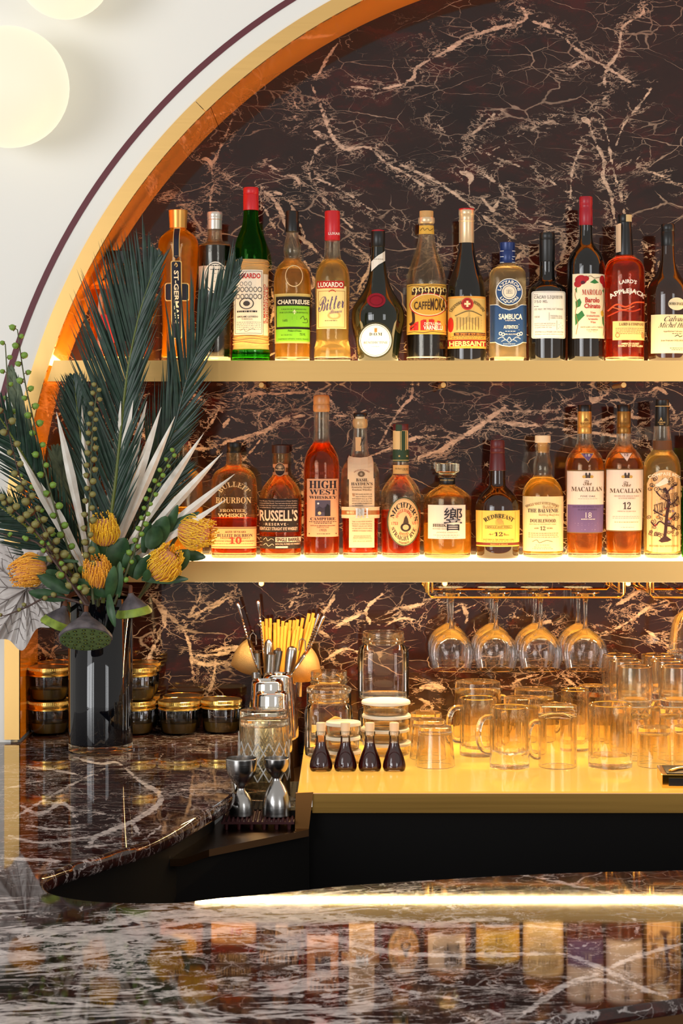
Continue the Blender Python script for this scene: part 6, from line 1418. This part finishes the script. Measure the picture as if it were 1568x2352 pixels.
# ---- bleached palm blades
where = ['leftmost of the white fan', 'second of the white fan from the left', 'third, curving above the vase rim', 'fourth, beside the brown berry stem', 'upright one left of centre', 'tallest upright one in the centre', 'upright one right of centre', 'fifth to the right, with brown tip', 'leaning right across the dark fronds', 'leaning right below the upper shelf', 'longest one reaching the first lower bottle', 'reaching over the embossed bourbon bottle', 'ending on the embossed bourbon label', 'lowest right, ending at the bourbon liquid line']
tips = [(36,1022,17),(93,1108,16),(129,946,18),(188,930,15),(277,921,22),(307,919,22),(338,921,22),(370,935,20),(402,956,18),(330,1049,14),(468,994,19),(511,1040,19),(539,1089,17),(521,1146,15)]
for (tx, ty, w), nm in zip(tips, where):
    y = 3.79 if tx > 250 else 3.80
    b0 = W(222 + (tx - 231) * .10, 1392, 3.885); tip = W(tx, ty, y - (.02 if tx > 420 else 0)); mid = W(222 + (tx - 231) * .12, 1320, 3.83)
    t = thing('palm_blade', 'bleached white palm blade, ' + nm, 'palm leaf', tuple(mid), group='bleached palm blades')
    mb = MB()
    rows = blade_pts(mid, tip, w * 1.2 * y / F, Vector((rng.uniform(-.5, .5), -1, .1)), 10, rng.uniform(-.03, .03), .3, .6)
    mb.grid([[tuple(q - mid) for q in r] for r in rows]); mb.obj('blade', P_blade, t, smooth=60)
    MB().tube([tuple(b0 - mid), (0, 0, 0)], .0022, 6).obj('stalk', P_blade, t)

# ---- berry stems
berry_me = None
def berry_stem(label, path, mat, n, r_px, y, jit=9, stemmat=None, u0=.1):
    global berry_me
    sp = spline(path, 8); pts = [W(a, b, y) for a, b in sp]; o = pts[0].copy()
    t = thing('berry_stem', label, 'berry stem', tuple(o), group='berry stems')
    m = len(pts); MB().tube(to_local(o, pts), [.0026 * (1 - .6 * i / m) for i in range(m)], 6).obj('stem', stemmat or P_stem, t)
    if berry_me is None:
        mb = MB(); mb.ball((0, 0, 0), 1, 12, 9); mb.ball((0, 0, 1.02), .22, 6, 4); berry_me = mb
    me = berry_me.mesh('berry', mat, 80)
    cal = MB().lathe([(0, .2), (.25, .9), (.4, 1.05), (.3, .6)], 7).mesh('calyx', P_calyx, 60)
    for k in range(n):
        u = u0 + (1 - u0) * k / (n - 1); i = min(m - 2, int(u * (m - 1))); p = pts[i].lerp(pts[i + 1], u * (m - 1) - i)
        s = -1 if k % 2 else 1; r = r_px * 1.22 * y / F * rng.uniform(.8, 1.12) * (1 - .25 * u)
        d = Vector((s * rng.uniform(.55, 1), rng.uniform(-.9, .1), rng.uniform(.1, .6))).normalized()
        c = p + d * (jit * y / F * .55 + r)
        ob = bpy.data.objects.new('berry', me); ob.parent = t; ob.location = c - o; ob.scale = (r, r, r * 1.08); ob.rotation_euler = Vector((0, 0, 1)).rotation_difference(d).to_euler(); COL.objects.link(ob)
        cb = bpy.data.objects.new('calyx', cal); cb.parent = t; cb.location = c - o - d * r * 1.05; cb.scale = (r, r, r); cb.rotation_euler = ob.rotation_euler; COL.objects.link(cb)
        MB().tube([tuple(p - o), tuple(c - d * r - o)], .0009, 5).obj('stalk', stemmat or P_stem, t)
berry_stem('tall stem of fresh green berries curving up along the brass arch', [(206,1385),(150,1240),(110,1110),(80,980),(56,870),(40,757)], P_berry, 26, 7.5, 3.80)
berry_stem('stem of green berries standing left of the tall one', [(200,1385),(120,1250),(60,1110),(25,960),(12,790)], P_berry, 20, 6.5, 3.82)
berry_stem('stem of olive berries with brown husks crossing the left fronds', [(205,1388),(150,1300),(95,1210),(50,1110),(10,950)], P_olive, 26, 8.5, 3.76, stemmat=P_twig)
berry_stem('drooping twig of olive berries towards the left edge', [(200,1388),(150,1320),(90,1230),(30,1170),(-10,1140)], P_olive, 20, 8, 3.74, stemmat=P_twig)
berry_stem('upright dark berry stem in front of the largest frond', [(214,1388),(203,1240),(208,1100),(212,990),(224,885)], P_olive, 34, 6.5, 3.755, jit=6)
berry_stem('right-leaning thin stem of small green berries before the bourbon bottle', [(262,1388),(310,1260),(335,1180),(360,1110),(402,1038)], P_berry, 24, 5.5, 3.76, jit=6)
berry_stem('bare low twig with few buds reaching left over the grey leaf', [(205,1390),(120,1370),(60,1395),(10,1415)], P_olive, 6, 5, 3.74, stemmat=P_twig)
berry_stem('thin twig with small green buds just above the grey leaf', [(196,1388),(140,1310),(90,1250),(40,1235),(0,1225)], P_berry, 10, 5.5, 3.73, stemmat=P_twig)

# ---- pincushion proteas
def serrated(base, tip, w, nrm, curl=.1):
    d = tip - base; L = d.length; T = d.normalized(); S = T.cross(nrm).normalized(); N = S.cross(T); rows = []
    n = 12
    for i in range(n + 1):
        u = i / n; ww = w * (math.sin(math.pi * min(1, .08 + u * .9)) ** .7) * (1 + (.05 if (i % 2 and u > .5) else 0))
        c = base + d * u + N * curl * L * math.sin(math.pi * u)
        rows.append([c - S * ww / 2 - N * ww * .12, c - S * ww / 4 - N * ww * .04, c, c + S * ww / 4 - N * ww * .04, c + S * ww / 2 - N * ww * .12])
    return rows
def protea(label, c, apex, r_px, y, leaves, style, n=150):
    C_ = W(*c, y); ap = W(*apex, y - .02); ax = (ap - C_).normalized(); r = r_px * y / F
    t = thing('pincushion_flower', label, 'flower', tuple(C_), group='yellow pincushion flowers')
    q = Vector((0, 0, 1)).rotation_difference(ax)
    mb = MB(); mb.lathe(chaikin([(-r * .95, r * .25), (-r * .8, r * .6), (-r * .1, r * .78), (r * .55, r * .6), (r * .8, r * .2)], 2), 24, flute=lambda a, z: 1 + .05 * math.sin(9 * a + z * 300)); mb.move(q.to_matrix().to_4x4()); mb.obj('core', P_fuzz, t)
    mb = MB(); rr = random.Random(int(c[0]))
    for k in range(70):
        a = rr.uniform(0, 6.283); z = rr.uniform(-.7, .8); b = r * .72 * math.sqrt(max(.1, 1 - (z * .85) ** 2))
        p0 = Vector((b * math.cos(a), b * math.sin(a), z * r)); p1 = p0 + Vector((rr.uniform(-.2, .2), rr.uniform(-.2, .2), rr.uniform(0, .3))) * r + p0.normalized() * r * .12
        mb.tube([p0, (p0 + p1) / 2 + Vector((rr.uniform(-1, 1), rr.uniform(-1, 1), 0)) * r * .06, p1], [.0011, .0009, .0004], 4)
    mb.move(q.to_matrix().to_4x4()); mb.obj('ribbons', plain('pincushion_ribbon', (236, 176, 130), .7), t, kind='stuff')
    mb = MB()
    for k in range(n):
        a = k * 2.39996; v = (k + .5) / n; z0 = -.85 + 1.35 * v; b0 = .55 + .25 * math.sin(math.pi * v)
        out = 1.05 - .35 * v + rr.uniform(-.06, .06)
        pts = []
        for i in range(6):
            u = i / 5; rad = b0 + (out - b0) * math.sin(u * math.pi * .62) / math.sin(math.pi * .62) - (.14 * u * u); zz = z0 + u * (.95 - .3 * v) + rr.uniform(-.01, .01)
            aa = a + .2 * u
            pts.append((rad * r * math.cos(aa), rad * r * math.sin(aa), zz * r))
        jx, jy = rr.uniform(-.10, .10) * r, rr.uniform(-.10, .10) * r; pts = [(p[0] + jx * (i / 5) ** 2, p[1] + jy * (i / 5) ** 2, p[2] + rr.uniform(-.02, .02) * r) for i, p in enumerate(pts)]
        mb.tube(pts, [.0009] * 5 + [.0007], 4); mb.ball(pts[-1], .0017, 6, 4)
    mb.move(q.to_matrix().to_4x4()); mb.obj('styles', style, t, kind='stuff')
    sb = C_ - ax * r * .9
    e = inside_vase(c[0]) 
    MB().tube([tuple(sb - C_), tuple((sb + e) / 2 - C_ + Vector((0, -.005, .01))), tuple(e - C_)], .0035, 8).obj('stem', P_stem, t)
    for (bx, by, tx, ty, w, yy) in leaves:
        mb = MB(); rows = serrated(W(bx, by, yy), W(tx, ty, yy - .015), w * yy / F, Vector((rng.uniform(-.4, .4), -1, rng.uniform(-.1, .5))), rng.uniform(-.08, .12))
        mb.grid([[tuple(p - C_) for p in rw] for rw in rows]); mb.obj('leaf', P_leaf, t, smooth=60)
protea('uppermost yellow pincushion flower in the middle above the vase', (240,1220), (232,1150), 36, 3.79, [(225,1300,212,1240,26,3.80),(250,1320,288,1236,54,3.80),(240,1320,225,1238,34,3.805),(262,1310,310,1250,40,3.81)], P_style)
protea('orange pincushion flower at the front centre of the vase rim', (224,1318), (216,1262), 37, 3.765, [(245,1370,172,1330,28,3.76),(250,1375,262,1300,28,3.755),(230,1372,185,1350,26,3.77),(270,1372,275,1290,24,3.76),(250,1365,264,1440,20,3.745)], P_styleo)
protea('yellow pincushion flower right of centre, head turned right', (377,1296), (400,1262), 42, 3.775, [(310,1330,345,1275,28,3.775),(305,1320,290,1270,34,3.78),(335,1335,340,1308,20,3.765),(300,1325,318,1275,36,3.79),(325,1330,432,1330,22,3.79),(410,1310,432,1262,28,3.79)], P_style)
protea('rightmost yellow pincushion flower lying over the bourbon bottle', (448,1222), (500,1226), 42, 3.80, [(350,1260,382,1186,44,3.79),(340,1260,365,1210,40,3.785),(330,1270,345,1200,24,3.80),(400,1270,472,1280,26,3.81),(360,1230,458,1176,22,3.81),(380,1230,408,1160,22,3.80)], P_style)
protea('leftmost yellow pincushion flower pointing left over the grey leaf', (68,1310), (18,1325), 40, 3.765, [(160,1360,85,1318,30,3.755),(165,1350,106,1310,34,3.765),(150,1375,66,1360,28,3.76),(180,1290,52,1280,12,3.77),(170,1355,110,1330,26,3.77)], P_styleo)

# ---- lotus pods
def pod(label, neck, face, rad, y, tilt, green, holes, stem_to):
    """cone narrowing up to the stalk, flat seed face below"""
    N_ = W(*neck, y); Fc = W(*face, y); ax = (Fc - N_); L = ax.length
    a = Vector((math.sin(tilt[0]) * math.cos(tilt[1]), -math.sin(tilt[1]), -math.cos(tilt[0]) * math.cos(tilt[1]))).normalized()
    t = thing('lotus_pod', label, 'seed pod', tuple(Fc), group='drooping lotus pods')
    q = Vector((0, 0, 1)).rotation_difference(a); r = rad * y / F
    R4 = q.to_matrix().to_4x4()
    mb = MB(); mb.lathe(chaikin([(-L, r * .14), (-L * .86, r * .2), (-L * .62, r * .5), (-L * .3, r * .86), (-L * .1, r)], 2), 40, cap1=False, flute=lambda b, z: 1 + .03 * math.sin(11 * b)); mb.move(R4); mb.obj('pod_cone', P_pod, t, smooth=60)
    mb = MB(); mb.lathe([(-L * (.34 if green else .12), r * (.84 if green else 1.0)), (-L * .1, r * 1.012), (0, r * 1.02), (L * .02, r * .97)], 40, cap0=False, cap1=False, flute=lambda b, z: 1 + .02 * math.sin(11 * b)); mb.move(R4); mb.obj('rim_band', P_podg if green else P_pod, t, smooth=60)
    mb = MB(); mb.lathe([(L * .018, r * .975), (L * .03, r * .8), (L * .035, .0008)], 36, cap0=False); mb.move(R4); mb.obj('seed_face', P_podf, t, smooth=60)
    me = MB().lathe([(0, .0042), (.0008, .0038), (.0009, .0026), (.0003, .0022), (.0002, .0004)], 10).mesh('seed_hole', [P_podh], 50)
    sd = MB().ball((0, 0, 0), .0025, 8, 6, (1, 1, .5)).mesh('seed', [P_podg], 60)
    k = 0
    for ring, cnt in ((0, 1), (.3, 6), (.58, 11), (.84, 15)):
        for i in range(cnt):
            if not holes: continue
            b = math.tau * i / cnt + ring * 2; p = R4 @ Vector((r * ring * math.cos(b), r * ring * math.sin(b), L * (.034 - .012 * ring)))
            for nm, m_ in (('seed_hole', me), ('seed', sd)):
                o = bpy.data.objects.new(nm, m_); o.parent = t; o.location = p; o.rotation_euler = q.to_euler(); COL.objects.link(o)
    top_ = N_ - Fc; 
    real = R4 @ Vector((0, 0, -L))
    e = W(*stem_to, y + .03) - Fc
    MB().tube([tuple(real), tuple(real + Vector((0, 0, .012))), tuple(e)], .0042, 8).obj('stalk', P_calyx, t)
pod('front lotus pod showing its green seed face, drooping over the vase', (195,1402), (196,1468), 60, 3.74, (0.05, .55), False, True, (205,1368))
pod('lotus pod drooping left of the front one with a green rim', (150,1392), (128,1440), 38, 3.80, (-.42, .02), True, True, (170,1362))
pod('lotus pod on the right side of the vase rim with a green rim', (298,1362), (308,1412), 41, 3.78, (.16, -.06), True, True, (285,1345))

# ---- large dried grey leaf
o = W(66, 1370, 3.85)
t = thing('dried_leaf', 'large crinkled pale grey dried leaf hanging at the left behind the flowers', 'leaf', tuple(o))
outline = [(128,1340),(140,1372),(134,1410),(118,1440),(84,1445),(52,1494),(20,1470),(-14,1466),(-60,1440),(-80,1380),(-70,1310),(-40,1268),(0,1250),(60,1262),(110,1268),(122,1300)]
sp = spline(outline + outline[:1], 8)[:-1]
m_ = len(sp); rows = []
cx_, cy_ = 60, 1352
for k in range(11):
    u = k / 10; row = []
    for i, (px, py) in enumerate(sp + sp[:1]):
        i_ = i % m_; x = cx_ + (px - cx_) * u; y_ = cy_ + (py - cy_) * u
        ruf = .0035 * u * u * math.sin(i_ * math.tau / m_ * 13) + .004 * u * math.sin(i_ * math.tau / m_ * 29 + 1) + .02 * u * math.cos(i_ * math.tau / m_ * 3)
        row.append(tuple(W(x, y_, 3.85 + ruf + .004 * math.sin(i_ * math.tau / m_ * 9)) - o))
    rows.append(row)
MB().grid(rows).obj('blade', P_dry, t, smooth=70)
def onleaf(i, u):
    px, py = sp[int(i) % m_]; ii = int(i) % m_
    ruf = .0035 * u * u * math.sin(ii * math.tau / m_ * 13) + .004 * u * math.sin(ii * math.tau / m_ * 29 + 1) + .02 * u * math.cos(ii * math.tau / m_ * 3)
    return W(cx_ + (px - cx_) * u, cy_ + (py - cy_) * u, 3.85 + ruf + .004 * math.sin(ii * math.tau / m_ * 9) - .0014) - o
mb = MB()
for k in range(12):
    i0 = k * m_ / 12 + 2
    mb.tube([tuple(onleaf(i0, u)) for u in (.05, .2, .35, .5, .65, .8, .95)], [.0013, .0012, .001, .0009, .0007, .0006, .0004], 5)
    for s in (-1, 1):
        for st_ in (.3, .5, .68):
            mb.tube([tuple(onleaf(i0 + s * q * m_ / 40, st_ + q * .12)) for q in (0, .6, 1.2, 1.8)], [.0007, .0006, .0005, .0003], 4)
mb.obj('veins', P_vein, t, kind='stuff')
MB().tube([tuple(W(66, 1352, 3.846) - o), tuple(W(140, 1378, 3.83) - o), tuple(W(205, 1385, 3.88) - o)], .0022, 6).obj('stalk', P_vein, t)
